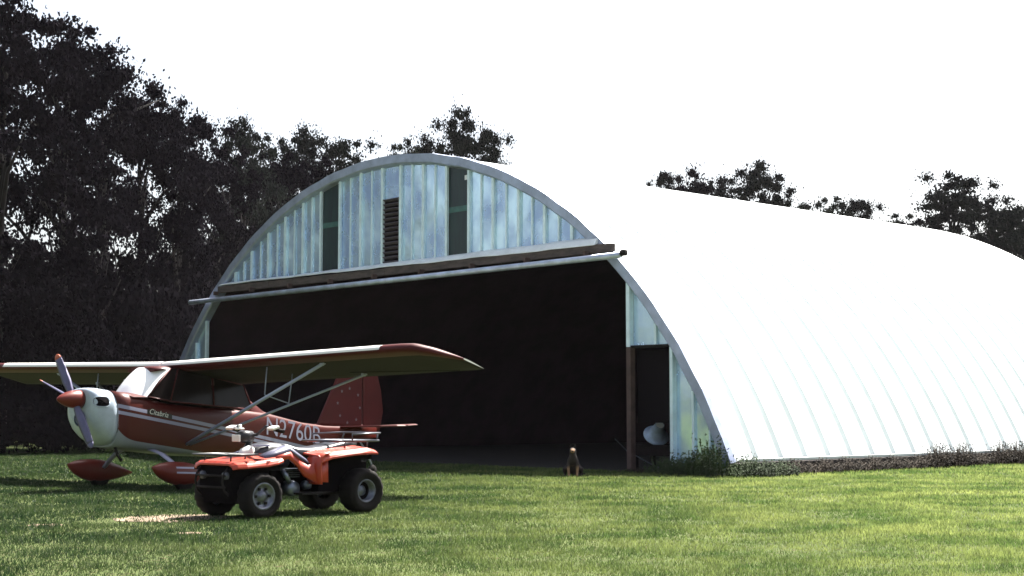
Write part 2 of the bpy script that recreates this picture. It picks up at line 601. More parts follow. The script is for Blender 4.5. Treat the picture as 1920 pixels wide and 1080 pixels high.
def grass_mat():
    m = bpy.data.materials.new('grass_blade')
    m.use_nodes = True
    t = m.node_tree
    bs = t.nodes['Principled BSDF']
    bs.inputs['Roughness'].default_value = 0.6
    bs.inputs['Specular IOR Level'].default_value = 0.2
    geo = t.nodes.new('ShaderNodeNewGeometry')
    n1 = t.nodes.new('ShaderNodeTexNoise'); n1.inputs['Scale'].default_value = 0.9; n1.inputs['Detail'].default_value = 7
    n1.inputs['Roughness'].default_value = 0.65
    n2 = t.nodes.new('ShaderNodeTexNoise'); n2.inputs['Scale'].default_value = 9; n2.inputs['Detail'].default_value = 4
    t.links.new(geo.outputs['Position'], n1.inputs['Vector'])
    t.links.new(geo.outputs['Position'], n2.inputs['Vector'])
    r1 = t.nodes.new('ShaderNodeMapRange'); r1.inputs[1].default_value = 0.40; r1.inputs[2].default_value = 0.62
    t.links.new(n1.outputs[0], r1.inputs[0])
    # shade on the left is put into the blade colour; yellower to the right
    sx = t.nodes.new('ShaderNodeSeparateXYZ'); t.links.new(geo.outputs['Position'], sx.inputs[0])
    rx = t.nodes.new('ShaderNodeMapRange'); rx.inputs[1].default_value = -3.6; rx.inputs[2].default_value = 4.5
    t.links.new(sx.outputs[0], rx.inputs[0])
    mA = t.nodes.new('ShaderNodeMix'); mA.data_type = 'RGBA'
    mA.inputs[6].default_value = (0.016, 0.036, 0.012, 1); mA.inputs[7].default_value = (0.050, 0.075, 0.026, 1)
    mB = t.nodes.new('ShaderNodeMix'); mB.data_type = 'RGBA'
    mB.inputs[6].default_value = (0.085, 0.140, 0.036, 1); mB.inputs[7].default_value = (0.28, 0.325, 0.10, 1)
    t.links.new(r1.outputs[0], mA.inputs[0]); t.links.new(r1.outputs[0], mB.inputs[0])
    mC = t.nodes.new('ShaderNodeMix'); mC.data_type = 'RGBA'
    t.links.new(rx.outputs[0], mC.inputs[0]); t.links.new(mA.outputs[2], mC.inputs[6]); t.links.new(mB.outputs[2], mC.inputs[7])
    r2 = t.nodes.new('ShaderNodeMapRange'); r2.inputs[1].default_value = 0.35; r2.inputs[2].default_value = 0.65
    r2.inputs[3].default_value = 0.7; r2.inputs[4].default_value = 1.25
    t.links.new(n2.outputs[0], r2.inputs[0])
    mul = t.nodes.new('ShaderNodeMix'); mul.data_type = 'RGBA'; mul.blend_type = 'MULTIPLY'; mul.inputs[0].default_value = 1
    t.links.new(mC.outputs[2], mul.inputs[6]); t.links.new(r2.outputs[0], mul.inputs[7])
    t.links.new(mul.outputs[2], bs.inputs['Base Color'])
    tr = t.nodes.new('ShaderNodeBsdfTranslucent')
    t.links.new(mul.outputs[2], tr.inputs[0])
    ms = t.nodes.new('ShaderNodeMixShader'); ms.inputs[0].default_value = 0.45
    out = t.nodes['Material Output']
    t.links.new(bs.outputs[0], ms.inputs[1]); t.links.new(tr.outputs[0], ms.inputs[2]); t.links.new(ms.outputs[0], out.inputs[0])
    return m


def blades(regions, name, m, seed=3, hmul=1.0):
    r = np.random.default_rng(seed)
    xs, ys, hs_, ws = [], [], [], []
    for y0, y1, dens, h, wd in regions:
        n = int(dens * (y1 - y0) * ((y0 + y1) / 2 * 0.73 + 4))
        y = r.uniform(y0, y1, n)
        hw = y * 0.365 + 2
        x = r.uniform(-1, 1, n) * hw
        xs.append(x); ys.append(y); hs_.append(np.full(n, h)); ws.append(np.full(n, wd))
    x, y, h, wd = map(np.concatenate, (xs, ys, hs_, ws))
    # keep out of the hangar and off the track
    rel = np.stack([x - HC.x, y - HC.y], -1)
    s = rel @ np.array([UX.x, UX.y]); a = rel @ np.array([AX.x, AX.y])
    keep = ~((s > -0.35) & (s < 19.9) & (a > -0.05) & (a < LEN + .3))
    keep &= r.random(len(x)) > trackness(x, y) * 0.78
    cl = vnoise(x, y, 0.55, 1) * 0.6 + vnoise(x, y, 0.18, 2) * 0.4
    keep &= r.random(len(x)) < (0.35 + 1.1 * cl)
    x, y, h, wd, cl = x[keep], y[keep], h[keep], wd[keep], cl[keep]
    n = len(x)
    h = h * (0.5 + 1.0 * cl) * r.uniform(0.6, 1.4, n) * hmul
    th = r.uniform(0, 2 * np.pi, n)
    ln = r.uniform(0.1, 0.9, n) * h
    la = r.uniform(0, 2 * np.pi, n)
    v = np.zeros((n, 3, 3), np.float32)
    dx, dy = np.cos(th) * wd / 2, np.sin(th) * wd / 2
    v[:, 0] = np.stack([x - dx, y - dy, np.zeros(n)], -1)
    v[:, 1] = np.stack([x + dx, y + dy, np.zeros(n)], -1)
    v[:, 2] = np.stack([x + np.cos(la) * ln, y + np.sin(la) * ln, h], -1)
    me = bpy.data.meshes.new(name)
    me.vertices.add(3 * n); me.vertices.foreach_set('co', v.ravel())
    me.loops.add(3 * n); me.loops.foreach_set('vertex_index', np.arange(3 * n, dtype=np.int32))
    me.polygons.add(n); me.polygons.foreach_set('loop_start', np.arange(0, 3 * n, 3, dtype=np.int32))
    me.update(calc_edges=True)
    me.materials.append(m)
    o = bpy.data.objects.new(name, me)
    COL.objects.link(o)
    return o


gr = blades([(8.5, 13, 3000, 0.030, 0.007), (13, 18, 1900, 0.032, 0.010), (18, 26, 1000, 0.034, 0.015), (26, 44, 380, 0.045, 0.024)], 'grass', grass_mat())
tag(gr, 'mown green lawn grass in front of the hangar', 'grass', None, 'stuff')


# ================================================================== FOLIAGE
def leaf_cloud(centers, radii, counts, size, seed, squash=0.75):
    """many small leaf quads gathered in clumps"""
    r = np.random.default_rng(seed)
    P_ = []
    for c, rad, n in zip(centers, radii, counts):
        d = r.normal(size=(n, 3)); d /= np.linalg.norm(d, axis=1)[:, None]
        q = d * (rad * np.abs(r.normal(0, 0.62, n))[:, None]) * np.array([1, 1, squash])
        P_.append(q + np.array(c))
    P_ = np.concatenate(P_)
    n = len(P_)
    a = r.normal(size=(n, 3)) * np.array([0.45, 0.45, 1.0]); a /= np.linalg.norm(a, axis=1)[:, None]
    t = r.normal(size=(n, 3)) * np.array([1.0, 1.0, 0.3]); bvec = np.cross(a, t); bvec /= np.linalg.norm(bvec, axis=1)[:, None]
    sz = size * r.uniform(0.6, 1.4, n)[:, None]
    a = a * sz; bvec = bvec * sz * 0.6
    v = np.stack([P_ - a, P_ - bvec, P_ + a, P_ + bvec], 1).astype(np.float32)
    return v


def quads_mesh(name, v, m):
    n = len(v)
    me = bpy.data.meshes.new(name)
    me.vertices.add(4 * n); me.vertices.foreach_set('co', v.ravel())
    me.loops.add(4 * n); me.loops.foreach_set('vertex_index', np.arange(4 * n, dtype=np.int32))
    me.polygons.add(n); me.polygons.foreach_set('loop_start', np.arange(0, 4 * n, 4, dtype=np.int32))
    me.update(calc_edges=True)
    me.materials.append(m)
    return me


def crown_mesh(name, H_, W_, z0, seed, m, nclump=95, leaf=0.10, per=190, lobes=7):
    """crown from height z0 to H_, width W_"""
    r = np.random.default_rng(seed)
    lob = []
    for i in range(lobes):
        k = (i + 0.5) / lobes
        z = z0 + (H_ - z0) * (0.12 + 0.78 * k)
        wd = W_ / 2 * math.sin(PI * (0.18 + 0.72 * k)) * r.uniform(0.65, 1.0)
        ang = r.uniform(0, 2 * PI)
        off = W_ / 2 * 0.33 * r.random() * (1 - k * 0.5)
        lob.append((off * math.cos(ang), off * math.sin(ang), z, wd))
    cs, rs, ns = [], [], []
    for i in range(nclump):
        lx, ly, lz, lw = lob[r.integers(lobes)]
        d = r.normal(size=3); d /= np.linalg.norm(d)
        rad = lw * (0.55 + 0.5 * r.random())
        c = np.array([lx, ly, lz]) + d * rad * np.array([1, 1, 0.8])
        c[2] = min(max(c[2], z0), H_ - 0.2)
        cr = W_ * r.uniform(0.035, 0.115)
        cs.append(c); rs.append(cr); ns.append(int(per * r.uniform(0.6, 1.4)))
    # ragged tufts on top
    for i in range(22):
        a_ = r.uniform(0, 2 * PI)
        q = W_ * 0.30 * r.random()
        cs.append((q * math.cos(a_), q * math.sin(a_), H_ - r.uniform(0.0, 0.16) * (H_ - z0)))
        rs.append(W_ * r.uniform(0.03, 0.09)); ns.append(int(per * 0.5))
    return quads_mesh(name, leaf_cloud(cs, rs, ns, leaf, seed + 50), m), lob


def trunk_mesh(name, H_, rad, lob, seed):
    r = random.Random(seed)
    b = MB()
    pts = []
    x = y = 0
    for i in range(8):
        k = i / 7
        pts.append((x, y, H_ * 0.86 * k - 0.05))
        x += r.uniform(-.12, .12); y += r.uniform(-.12, .12)
    b.tube(pts, [rad * (1.25 if i == 0 else 1) * (1 - 0.85 * i / 7) for i in range(8)], M['bark'], 8)
    for lx, ly, lz, lw in lob:
        k = min(0.9, max(0.2, (lz - lw * 0.6) / (H_ * 0.86)))
        p0 = Vector(pts[int(k * 7)])
        for j in range(2):
            e = Vector((lx + r.uniform(-.7, .7) * lw, ly + r.uniform(-.7, .7) * lw, lz + r.uniform(-.1, .5) * lw))
            mid = p0.lerp(e, 0.5) + Vector((r.uniform(-.2, .2), r.uniform(-.2, .2), r.uniform(0, .4)))
            b.tube([p0, mid, e], [rad * 0.4, rad * 0.24, rad * 0.06], M['bark'], 6)
    o = b.build(name)
    me = o.data
    bpy.data.objects.remove(o)
    return me


KINDS = []
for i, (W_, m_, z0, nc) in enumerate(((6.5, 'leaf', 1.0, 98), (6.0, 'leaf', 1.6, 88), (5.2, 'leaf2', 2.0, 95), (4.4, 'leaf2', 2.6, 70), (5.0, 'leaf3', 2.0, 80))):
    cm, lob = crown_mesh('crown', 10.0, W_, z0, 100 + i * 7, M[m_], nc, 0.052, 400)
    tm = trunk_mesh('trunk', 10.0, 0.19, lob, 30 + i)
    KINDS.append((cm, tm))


def tree(kind, px, top, Y, wscale, rz, label, group):
    p = far(px, top, Y)
    Ht = p.z
    e = empty('tree', (p.x, Y, 0), rz, label, 'tree', group)
    e.scale = (wscale, wscale, Ht / 10.0)
    for me, nm in zip(KINDS[kind], ('crown', 'trunk')):
        o = bpy.data.objects.new(nm, me)
        COL.objects.link(o)
        o.parent = e
    return e


GL, GB_, GR = 'tall dark trees left of the hangar', 'trees rising behind the hangar arch', 'trees rising beyond the white roof'
TREES = [
    (0, -150, -20, 37, 1.25, 0.3, 'tall dark tree at the far left edge of the picture, mostly outside it', GL),
    (0, 15, 18, 39, 1.15, 1.4, 'tallest dark tree, at the upper left corner', GL),
    (1, 115, 40, 42, 1.15, 2.2, 'tall dark tree second from the left, with sky gaps near its top', GL),
    (0, 195, 95, 43, 1.0, 4.0, 'dark tree third from the left, behind the aeroplane nose', GL),
    (1, 275, 160, 45, 1.0, 5.1, 'dark rounded tree fourth from the left, on the falling treeline', GL),
    (0, 345, 225, 46, 0.95, 0.9, 'dark tree above the aeroplane windshield, where the treeline falls', GL),
    (2, 455, 232, 50, 0.75, 2.9, 'small topped tree with bright sky gaps, left of the hangar arch', GL),
    (1, 415, 280, 48, 0.85, 3.3, 'low dark tree directly left of the hangar arch foot', GL),
    (1, 515, 280, 53, 0.9, 1.9, 'dark tree behind the left shoulder of the arch', GL),
    (2, 575, 245, 56, 0.9, 0.2, 'tree with a knobbly top above the left shoulder of the arch', GL),
    (3, 648, 268, 58, 0.9, 5.5, 'narrow tree nearest the arch on its left side', GL),
    (1, 610, 300, 55, 0.8, 4.4, 'low dark tree touching the arch above the left green window', GL),
    (4, 745, 272, 62, 0.8, 1.0, 'pale leafy tree peeping over the arch crown, left of the louver', GB_),
    (2, 800, 262, 63, 0.8, 2.0, 'tree directly above the arch crown', GB_),
    (3, 868, 217, 61, 0.95, 3.7, 'tallest tree behind the arch crown, with sky gaps', GB_),
    (3, 915, 250, 61, 0.75, 0.6, 'small tree at the right end of the group behind the arch crown', GB_),
    (3, 1245, 328, 76, 0.74, 0.4, 'thin little tree first of the row beyond the roof', GR),
    (1, 1300, 318, 76, 0.97, 1.1, 'bushy rounded tree, second of the row beyond the roof', GR),
    (2, 1352, 340, 76, 0.68, 2.1, 'small round tree, third of the row beyond the roof', GR),
    (2, 1418, 312, 74, 1.15, 3.0, 'tall bushy tree, fourth of the row beyond the roof', GR),
    (4, 1470, 366, 74, 0.94, 4.2, 'low tree right of the tall bushy one beyond the roof', GR),
    (4, 1560, 370, 76, 1.08, 5.0, 'pale low tree in the middle of the row beyond the roof', GR),
    (3, 1612, 378, 76, 0.88, 0.8, 'thin broken tree right of the pale one beyond the roof', GR),
    (4, 1690, 402, 74, 1.22, 1.5, 'low pale tree just left of the tall open one on the right', GR),
    (3, 1795, 332, 70, 1.35, 2.5, 'tall open-crowned tree near the right edge', GR),
    (2, 1850, 375, 68, 1.08, 3.4, 'tree between the open-crowned one and the right edge', GR),
    (2, 1905, 392, 66, 1.22, 4.9, 'dark tree at the right edge above the roof end', GR),
    (1, 1745, 405, 72, 1.08, 0.1, 'low dark tree under the tall open one on the right', GR),
    (1, 2010, 385, 66, 1.35, 0.7, 'dark tree beyond the right edge of the picture', GR),
]
for t_ in TREES:
    tree(*t_)

# understorey shrubs at the wood edge
sh = []
for i in range(3):
    r = np.random.default_rng(300 + i)
    cs = [(r.uniform(-1.1, 1.1), r.uniform(-.9, .9), r.uniform(0.25, 2.5)) for _ in range(46)]
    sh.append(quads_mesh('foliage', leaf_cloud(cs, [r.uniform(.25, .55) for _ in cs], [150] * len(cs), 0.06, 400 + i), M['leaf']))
SHL = ['dark shrub at the left edge under the tallest tree', 'dark shrub left of the propeller', 'dark shrub behind the propeller tip',
       'dark shrub behind the spinner', 'dark shrub behind the engine cowling', 'dark shrub behind the windshield', 'dark shrub above the wing root',
       'dark shrub against the left foot of the arch', 'dark shrub behind the arch foot']
for i, lb in enumerate(SHL):
    px = -60 + i * 52
    p = far(px, 700, 38.2 + (i % 3) * 0.9 + i * 0.25)
    e = bpy.data.objects.new('shrub', sh[i % 3])
    COL.objects.link(e)
    e.location = (p.x, p.y, 0)
    e.rotation_euler.z = i * 1.3
    e.scale = (1.1, 1.0, 1.0 + 0.35 * ((i * 7) % 3))
    tag(e, lb, 'shrub', 'dark shrubs along the wood edge')
# deep wood behind
r = np.random.default_rng(77)
cs, rs, ns = [], [], []
for i in range(300):
    px = r.uniform(-420, 700)
    Y = r.uniform(50, 62) if px > 320 else r.uniform(44, 60)
    top = 560 if px < 400 else 430
    py = r.uniform(top - 60, 830)
    p = far(px, py, Y)
    cs.append(tuple(p)); rs.append(r.uniform(0.7, 1.3)); ns.append(210)
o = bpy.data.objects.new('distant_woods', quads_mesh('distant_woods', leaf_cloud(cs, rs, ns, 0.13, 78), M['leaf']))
COL.objects.link(o)
tag(o, 'dark mass of woodland undergrowth behind the left trees', 'woods', None, 'stuff')


# weeds by the hangar foot
def weed_mesh(n, wx, wy, h, m, seed, leafy):
    r = np.random.default_rng(seed)
    b = MB()
    vs, fs = [], []
    for i in range(n):
        x, y = r.uniform(-wx, wx), r.uniform(-wy, wy)
        hh = h * r.uniform(0.4, 1.15) * (1 - 0.5 * abs(x / wx))
        a = r.uniform(0, 2 * PI); ln = hh * r.uniform(0.05, 0.45)
        tip = (x + ln * math.cos(a), y + ln * math.sin(a), hh)
        w_ = 0.006
        t = r.uniform(0, PI)
        k = len(vs)
        vs += [(x - w_ * math.cos(t), y - w_ * math.sin(t), 0), (x + w_ * math.cos(t), y + w_ * math.sin(t), 0), tip]
        fs.append((k, k + 1, k + 2))
        for j in range(leafy):
            q = r.uniform(0.2, 1.0)
            c = Vector((x + (tip[0] - x) * q, y + (tip[1] - y) * q, hh * q))
            d = Vector(r.normal(size=3)).normalized() * r.uniform(0.02, 0.05)
            e = d.orthogonal().normalized() * 0.012
            k = len(vs)
            vs += [tuple(c - e), tuple(c + d * .5 - e * 1.2), tuple(c + d), tuple(c + d * .5 + e * 1.2)]
            fs.append((k, k + 1, k + 2, k + 3))
    b.add(vs, fs, m)
    o = b.build('weed')
    me = o.data
    bpy.data.objects.remove(o)
    return me


wg = [weed_mesh(150, 0.45, 0.25, 0.42, M['weedg'], 1, 12), weed_mesh(170, 0.4, 0.22, 0.55, M['weedg'], 2, 14)]
wb = [weed_mesh(200, 0.45, 0.16, 0.30, M['weedb'], 3, 7), weed_mesh(240, 0.45, 0.18, 0.45, M['weedb'], 4, 8)]


def put_weed(me, s, yy, sc_, rz, label, group):
    o = bpy.data.objects.new('weed_clump', me)
    COL.objects.link(o)
    o.location = HC + UX * s + AX * yy
    o.rotation_euler.z = rz
    o.scale = (sc_[0], 1, sc_[1])
    tag(o, label, 'weeds', group)


GW = 'green weeds at the right foot of the arch'
for me, s, yy, s_, rz, lb in (
        (wg[0], 1.0, -0.35, (0.9, 0.8), HROT, 'low green weeds in front of the right doorway panel'),
        (wg[1], 0.55, -0.4, (1.0, 0.8), HROT + .3, 'green weeds between the doorway panel and the arch foot'),
        (wg[1], 0.0, -0.45, (1.0, 1.3), HROT - .2, 'tallest green weed, right at the arch foot'),
        (wg[0], -0.55, -0.05, (0.9, 1.0), HROT + 1.0, 'green weeds just right of the arch foot'),
        (wg[0], -0.55, 0.75, (0.8, 0.75), HROT + 1.5, 'low green weeds beside the first roof ribs'),
        (wb[0], 1.75, -0.25, (1.0, 0.35), HROT, 'short brown weeds on the doorway threshold')):
    put_weed(me, s, yy, s_, rz, lb, GW)
GWB = 'brown weeds along the foot of the white roof'
desc = {0: 'low', 1: 'sparse low', 2: 'tall', 3: 'tallest'}
names = ['below the second roof rib', 'below the third roof rib', 'below the fourth roof rib', 'below the fifth roof rib', 'below the sixth roof rib',
         'below the seventh roof rib', 'left of the tall brown weeds', 'at the start of the tall brown weeds', 'in the middle of the tall brown weeds',
         'right of the middle of the tall brown weeds', 'near the right edge of the picture', 'at the right edge of the picture', 'just past the right edge of the picture']
for i, nm in enumerate(names):
    yy = 1.3 + i * 0.78
    tall = i in (6, 7, 9, 10)
    put_weed(wb[1] if tall else wb[0], -0.48 - 0.05 * (i % 2), yy, (1.05, (1.15 if tall else 0.95)), HROT + PI / 2, ('tall' if tall else 'low') + ' brown weeds ' + nm, GWB)

# ================================================================== AEROPLANE
ANG = R(53.13)
plane = empty('airplane', (-6.2, 21.0, 0), ANG, 'red and white high-wing propeller aeroplane parked in front of the hangar', 'airplane')


def sring(X, hw, zb, zt, e=2.6, n=36, yo=0.0):
    out = []
    for k in range(n):
        t = 2 * PI * (k + 0.5) / n
        c, s_ = math.cos(t), math.sin(t)
        yy = hw * math.copysign(abs(c) ** (2 / e), c)
        zz = (zb + zt) / 2 + (zt - zb) / 2 * math.copysign(abs(s_) ** (2 / e), s_)
        out.append((X, yy + yo, zz))
    return out


def body_mat():
    m = bpy.data.materials.new('fuselage_paint')
    m.use_nodes = True
    t = m.node_tree
    bs = t.nodes['Principled BSDF']
    bs.inputs['Roughness'].default_value = 0.4
    bs.inputs['Specular IOR Level'].default_value = 0.25
    tc = t.nodes.new('ShaderNodeTexCoord')
    sp = t.nodes.new('ShaderNodeSeparateXYZ')
    t.links.new(tc.outputs['Object'], sp.inputs[0])

    def math_(op, a, b_=None, c=None):
        n = t.nodes.new('ShaderNodeMath'); n.operation = op
        for i, q in enumerate((a, b_, c)):
            if q is None:
                continue
            if isinstance(q, (int, float)):
                n.inputs[i].default_value = q
            else:
                t.links.new(q, n.inputs[i])
        return n.outputs[0]
    X, Z = sp.outputs[0], sp.outputs[2]
    # belly boundary: z < f(x): steep curve near the cowl, then gently falling
    f = math_('ADD', math_('MULTIPLY_ADD', X, -0.145, 0.825), math_('MULTIPLY', math_('POWER', math_('MAXIMUM', math_('SUBTRACT', 0.95, X), 0.0), 3.0), 1.9))
    belly = math_('LESS_THAN', Z, f)
    ramp = bpy.data.materials
    nz = t.nodes.new('ShaderNodeTexNoise'); nz.inputs['Scale'].default_value = 2.5
    t.links.new(tc.outputs['Object'], nz.inputs['Vector'])
    red = t.nodes.new('ShaderNodeMix'); red.data_type = 'RGBA'
    red.inputs[6].default_value = (0.072, 0.009, 0.006, 1); red.inputs[7].default_value = (0.050, 0.006, 0.004, 1)
    t.links.new(nz.outputs[0], red.inputs[0])
    last = red.outputs[2]

    def over(mask, col, last):
        mx = t.nodes.new('ShaderNodeMix'); mx.data_type = 'RGBA'
        mx.inputs[7].default_value = (*col, 1)
        t.links.new(mask, mx.inputs[0]); t.links.new(last, mx.inputs[6])
        return mx.outputs[2]
    s1 = math_('LESS_THAN', math_('ABSOLUTE', math_('SUBTRACT', Z, math_('MULTIPLY_ADD', X, -0.171, 1.298))), 0.026)
    s2 = math_('LESS_THAN', math_('ABSOLUTE', math_('SUBTRACT', Z, math_('MULTIPLY_ADD', X, -0.1645, 1.204))), 0.024)
    last = over(s1, (0.27, 0.27, 0.37), last)
    last = over(s2, (0.27, 0.27, 0.37), last)
    last = over(belly, (0.20, 0.22, 0.25), last)
    t.links.new(last, bs.inputs['Base Color'])
    return m


M['body'] = body_mat()


def hw_at(X):
    return float(np.interp(X, [0.5, 1.0, 2.6, 6.4], [0.385, 0.40, 0.38, 0.045]))


secs = [(0.52, 0.955 * 0.40, 0.62, 1.425), (0.75, 0.395, 0.585, 1.405), (0.95, 0.40, 0.56, 1.375), (1.25, 0.40, 0.53, 1.31), (1.5, 0.40, 0.50, 1.265), (2.0, 0.395, 0.455, 1.225),
        (2.6, 0.38, 0.43, 1.185), (3.1, hw_at(3.1), 0.43, 1.15), (3.6, hw_at(3.6), 0.44, 1.10), (4.1, hw_at(4.1), 0.455, 1.005), (4.5, hw_at(4.5), 0.475, 0.93), (5.0, hw_at(5.0), 0.51, 0.885),
        (5.5, hw_at(5.5), 0.56, 0.865), (6.0, hw_at(6.0), 0.62, 0.86), (6.35, hw_at(6.35), 0.66, 0.85)]
b = MB()
b.loft([sring(X, hw, zb, zt, 4.2 if X < 3 else 5.0, 44) for X, hw, zb, zt in secs], M['body'])
fus = b.build('fuselage', plane)
# tail ridge behind the cabin (turtle deck)
b = MB()
rg = []
for X, z in ((2.95, 1.54), (3.2, 1.38), (3.45, 1.24), (3.65, 1.13), (4.0, 1.04), (4.5, 0.95), (5.0, 0.90)):
    h = hw_at(X) * (0.80 if X < 3.5 else 0.6)
    z0 = z - 0.5 if X < 3.3 else 0.85
    rg.append([(X, -h, z0), (X, -h * 0.85, z - 0.09), (X, -h * 0.3, z - 0.01), (X, h * 0.3, z - 0.01), (X, h * 0.85, z - 0.09), (X, h, z0)])
b.loft(rg, M['redfab'], smooth=True)
b.build('rear_deck', plane)

# cowling
b = MB()
cs = [(0.17, 0.24, 0.98, 1.43), (0.20, 0.315, 0.90, 1.452), (0.27, 0.355, 0.80, 1.458), (0.36, 0.375, 0.72, 1.455), (0.45, 0.385, 0.665, 1.44), (0.535, 0.395, 0.625, 1.432)]
b.loft([sring(X, hw, zb, zt, 2.9, 44) for X, hw, zb, zt in cs], M['cowl'])
cow = b.build('cowling', plane)
for sg in (-1, 1):
    q = MB()
    vs = []
    ring = []
    for k in range(20):
        t = 2 * PI * k / 20
        c, s_ = math.cos(t), math.sin(t)
        xx = 0.285 + 0.105 * math.copysign(abs(c) ** 0.6, c)
        zz = 1.262 + 0.072 * math.copysign(abs(s_) ** 0.6, s_)
        hwx = float(np.interp(xx, [a[0] for a in cs], [a[1] for a in cs]))
        zc = float(np.interp(xx, [a[0] for a in cs], [(a[2] + a[3]) / 2 for a in cs])); hh = float(np.interp(xx, [a[0] for a in cs], [(a[3] - a[2]) / 2 for a in cs]))
        yy = hwx * max(0.0, 1 - min(1, abs((zz - zc) / hh)) ** 2.9) ** (1 / 2.9)
        ring.append((xx, sg * (yy + 0.012), zz))
    q.add(ring + [(0.285, sg * 0.385, 1.262)], [(k, (k + 1) % 20, 20) for k in range(20)], M['black'])
    q.tube(ring + [ring[0]], 0.007, M['cowl'], 6)
    q.build('air_intake', cow)
q = MB()
rs_ = sring(0.528, 0.396, 0.628, 1.434, 2.9, 44)
q.tube(rs_ + [rs_[0]], 0.004, M['dark'], 5)
q.build('cowl_seam', cow)
q = MB()
q.lathe([(0.0, 0.10), (0.03, 0.115), (0.06, 0.10)], M['alu'], 'x', 20, (0.135, -0.02, 1.02))
q.build('lower_intake', cow)
q = MB()
q.tube([(0.62, -0.22, 0.62), (0.66, -0.24, 0.50), (0.72, -0.25, 0.42)], 0.022, M['dark'], 8)
q.build('exhaust_pipe', plane)
# spinner + propeller
b = MB()
b.lathe([(-0.22, 0.004), (-0.20, 0.03), (-0.15, 0.062), (-0.07, 0.098), (0.02, 0.122), (0.10, 0.132), (0.175, 0.130), (0.18, 0.02)], M['red'], 'x', 32, (0, 0, 1.295))
b.build('spinner', plane)
for sgn in (1, -1, 2):
    d = Vector((0, 0.54, 0.842)).normalized() * sgn
    if sgn == 2:
        d = Vector((0, 0.94, 0.34)).normalized()
    ax = Vector((1, 0, 0))
    tv = ax.cross(d)
    L = {1: 0.76, -1: 0.80, 2: 0.84}[sgn]
    sn = 1 if sgn > 0 else -1
    rg = []
    for k, (q, ch, tw, th) in enumerate(((0.08, 0.05, 60, 0.03), (0.3, 0.055, 75, 0.022), (0.6, 0.05, 80, 0.016), (0.90, 0.03, 84, 0.010)) if sgn == 2 else ((0.08, 0.05, 50, 0.035), (0.2, 0.10, 42, 0.022), (0.4, 0.135, 33, 0.016), (0.65, 0.13, 25, 0.012), (0.85, 0.115, 20, 0.010), (0.90, 0.11, 19, 0.009))):
        c = Vector((0.06, 0, 1.295)) + d * L * q
        e1 = (tv * math.cos(R(tw)) + ax * math.sin(R(tw)) * sn) * ch / 2
        e2 = (ax * math.cos(R(tw)) - tv * math.sin(R(tw)) * sn) * th / 2
        rg.append([c + e1, c + e1 * .5 + e2, c - e1 * .5 + e2, c - e1, c - e1 * .5 - e2, c + e1 * .5 - e2])
    b = MB()
    b.loft(rg, M['prop'])
    bl = b.build('propeller_blade', plane)
    b = MB()
    rg2 = [rg[-1]]
    for q, f_ in ((0.95, 0.85), (0.985, 0.55), (1.0, 0.15)):
        c0 = Vector((0.06, 0, 1.295)) + d * L * 0.90
        c = Vector((0.06, 0, 1.295)) + d * L * q
        rg2.append([c + (p - c0) * f_ for p in rg[-1]])
    b.loft(rg2, M['proptip'] if sgn > 0 else M['prop'])
    b.build('blade_tip', bl)

# windshield, roof and side windows
def surf(b, A, B, m, n=10, bulge=0.0, smooth=True):
    """ruled surface between polylines A and B (same length)"""
    rings = []
    for k in range(n + 1):
        q = k / n
        rings.append([Vector(p).lerp(Vector(r_), q) + Vector((-1, 0, 1)).normalized() * bulge * math.sin(PI * q) for p, r_ in zip(A, B)])
    b.loft(rings, m, smooth, False, False)


bot, top = [], []
for k in range(13):
    t = (k - 6) / 6
    bot.append((0.89 + 0.17 * abs(t) ** 2.2, 0.385 * t, 1.405 - 0.075 * t * t))
    top.append((1.22 + 0.27 * abs(t) ** 1.8, 0.345 * t, 1.765 - 0.015 * t * t))
b = MB()
surf(b, bot, top, M['wind'], 10, 0.025)
b.build('windshield', plane)
b = MB()
surf(b, [(p[0] - 0.30 if abs(p[1]) < 0.3 else p[0] - .25, p[1] * 1.0, p[2] + 0.0) for p in bot], [(p[0] + .01, p[1], p[2]) for p in bot], M['redfab'], 3)
# (red scuttle panel in front of the windshield)
b.build('scuttle', plane)
for sg in (-1, 1):
    w_ = MB()
    z = lambda X: float(np.interp(X, [0.9, 1.25, 1.5, 2.0, 2.6, 3.1], [1.345, 1.31, 1.265, 1.225, 1.185, 1.15]))
    def Y_(zz):
        return sg * (0.392 - 0.055 * (zz - 1.2) / 0.55)
    def pane(pts):
        vs = [(x, Y_(zz), zz) for x, zz in pts]
        q = MB()
        q.add(vs, [list(range(len(vs)))], M['glass'])
        return q
    pane([(1.06, 1.335), (1.46, z(1.46)), (1.63, 1.75), (1.50, 1.75)]).build('front_quarter_window', plane)
    pane([(1.49, z(1.49)), (2.28, z(2.28)), (2.28, 1.64), (1.66, 1.75)]).build('door_window', plane)
    pane([(2.34, z(2.34)), (3.02, z(3.02)), (3.10, 1.20), (2.92, 1.52), (2.34, 1.62)]).build('rear_side_window', plane)
    fr = MB()
    for a_, c_ in (((1.06, 1.335), (1.50, 1.75)), ((1.475, z(1.475)), (1.645, 1.75)), ((2.31, z(2.31)), (2.31, 1.62)), ((1.06, 1.335), (1.475, z(1.475) + .005)), ((1.475, z(1.475)), (3.06, z(3.06))), ((3.08, 1.17), (2.93, 1.53))):
        fr.tube([(a_[0], Y_(a_[1]) + sg * .004, a_[1]), (c_[0], Y_(c_[1]) + sg * .004, c_[1])], 0.011, M['redfab'], 6)
    fr.build('window_frame', plane)
b = MB()
rg = []
for X, z1 in ((1.24, 1.765), (1.5, 1.79), (2.2, 1.72), (2.95, 1.58)):
    rg.append([(X, -0.335, z1 - 0.05), (X, -0.2, z1), (X, 0.2, z1), (X, 0.335, z1 - 0.05), (X, 0.2, z1 - 0.07), (X, -0.2, z1 - 0.07)])
b.loft(rg, M['redfab'])
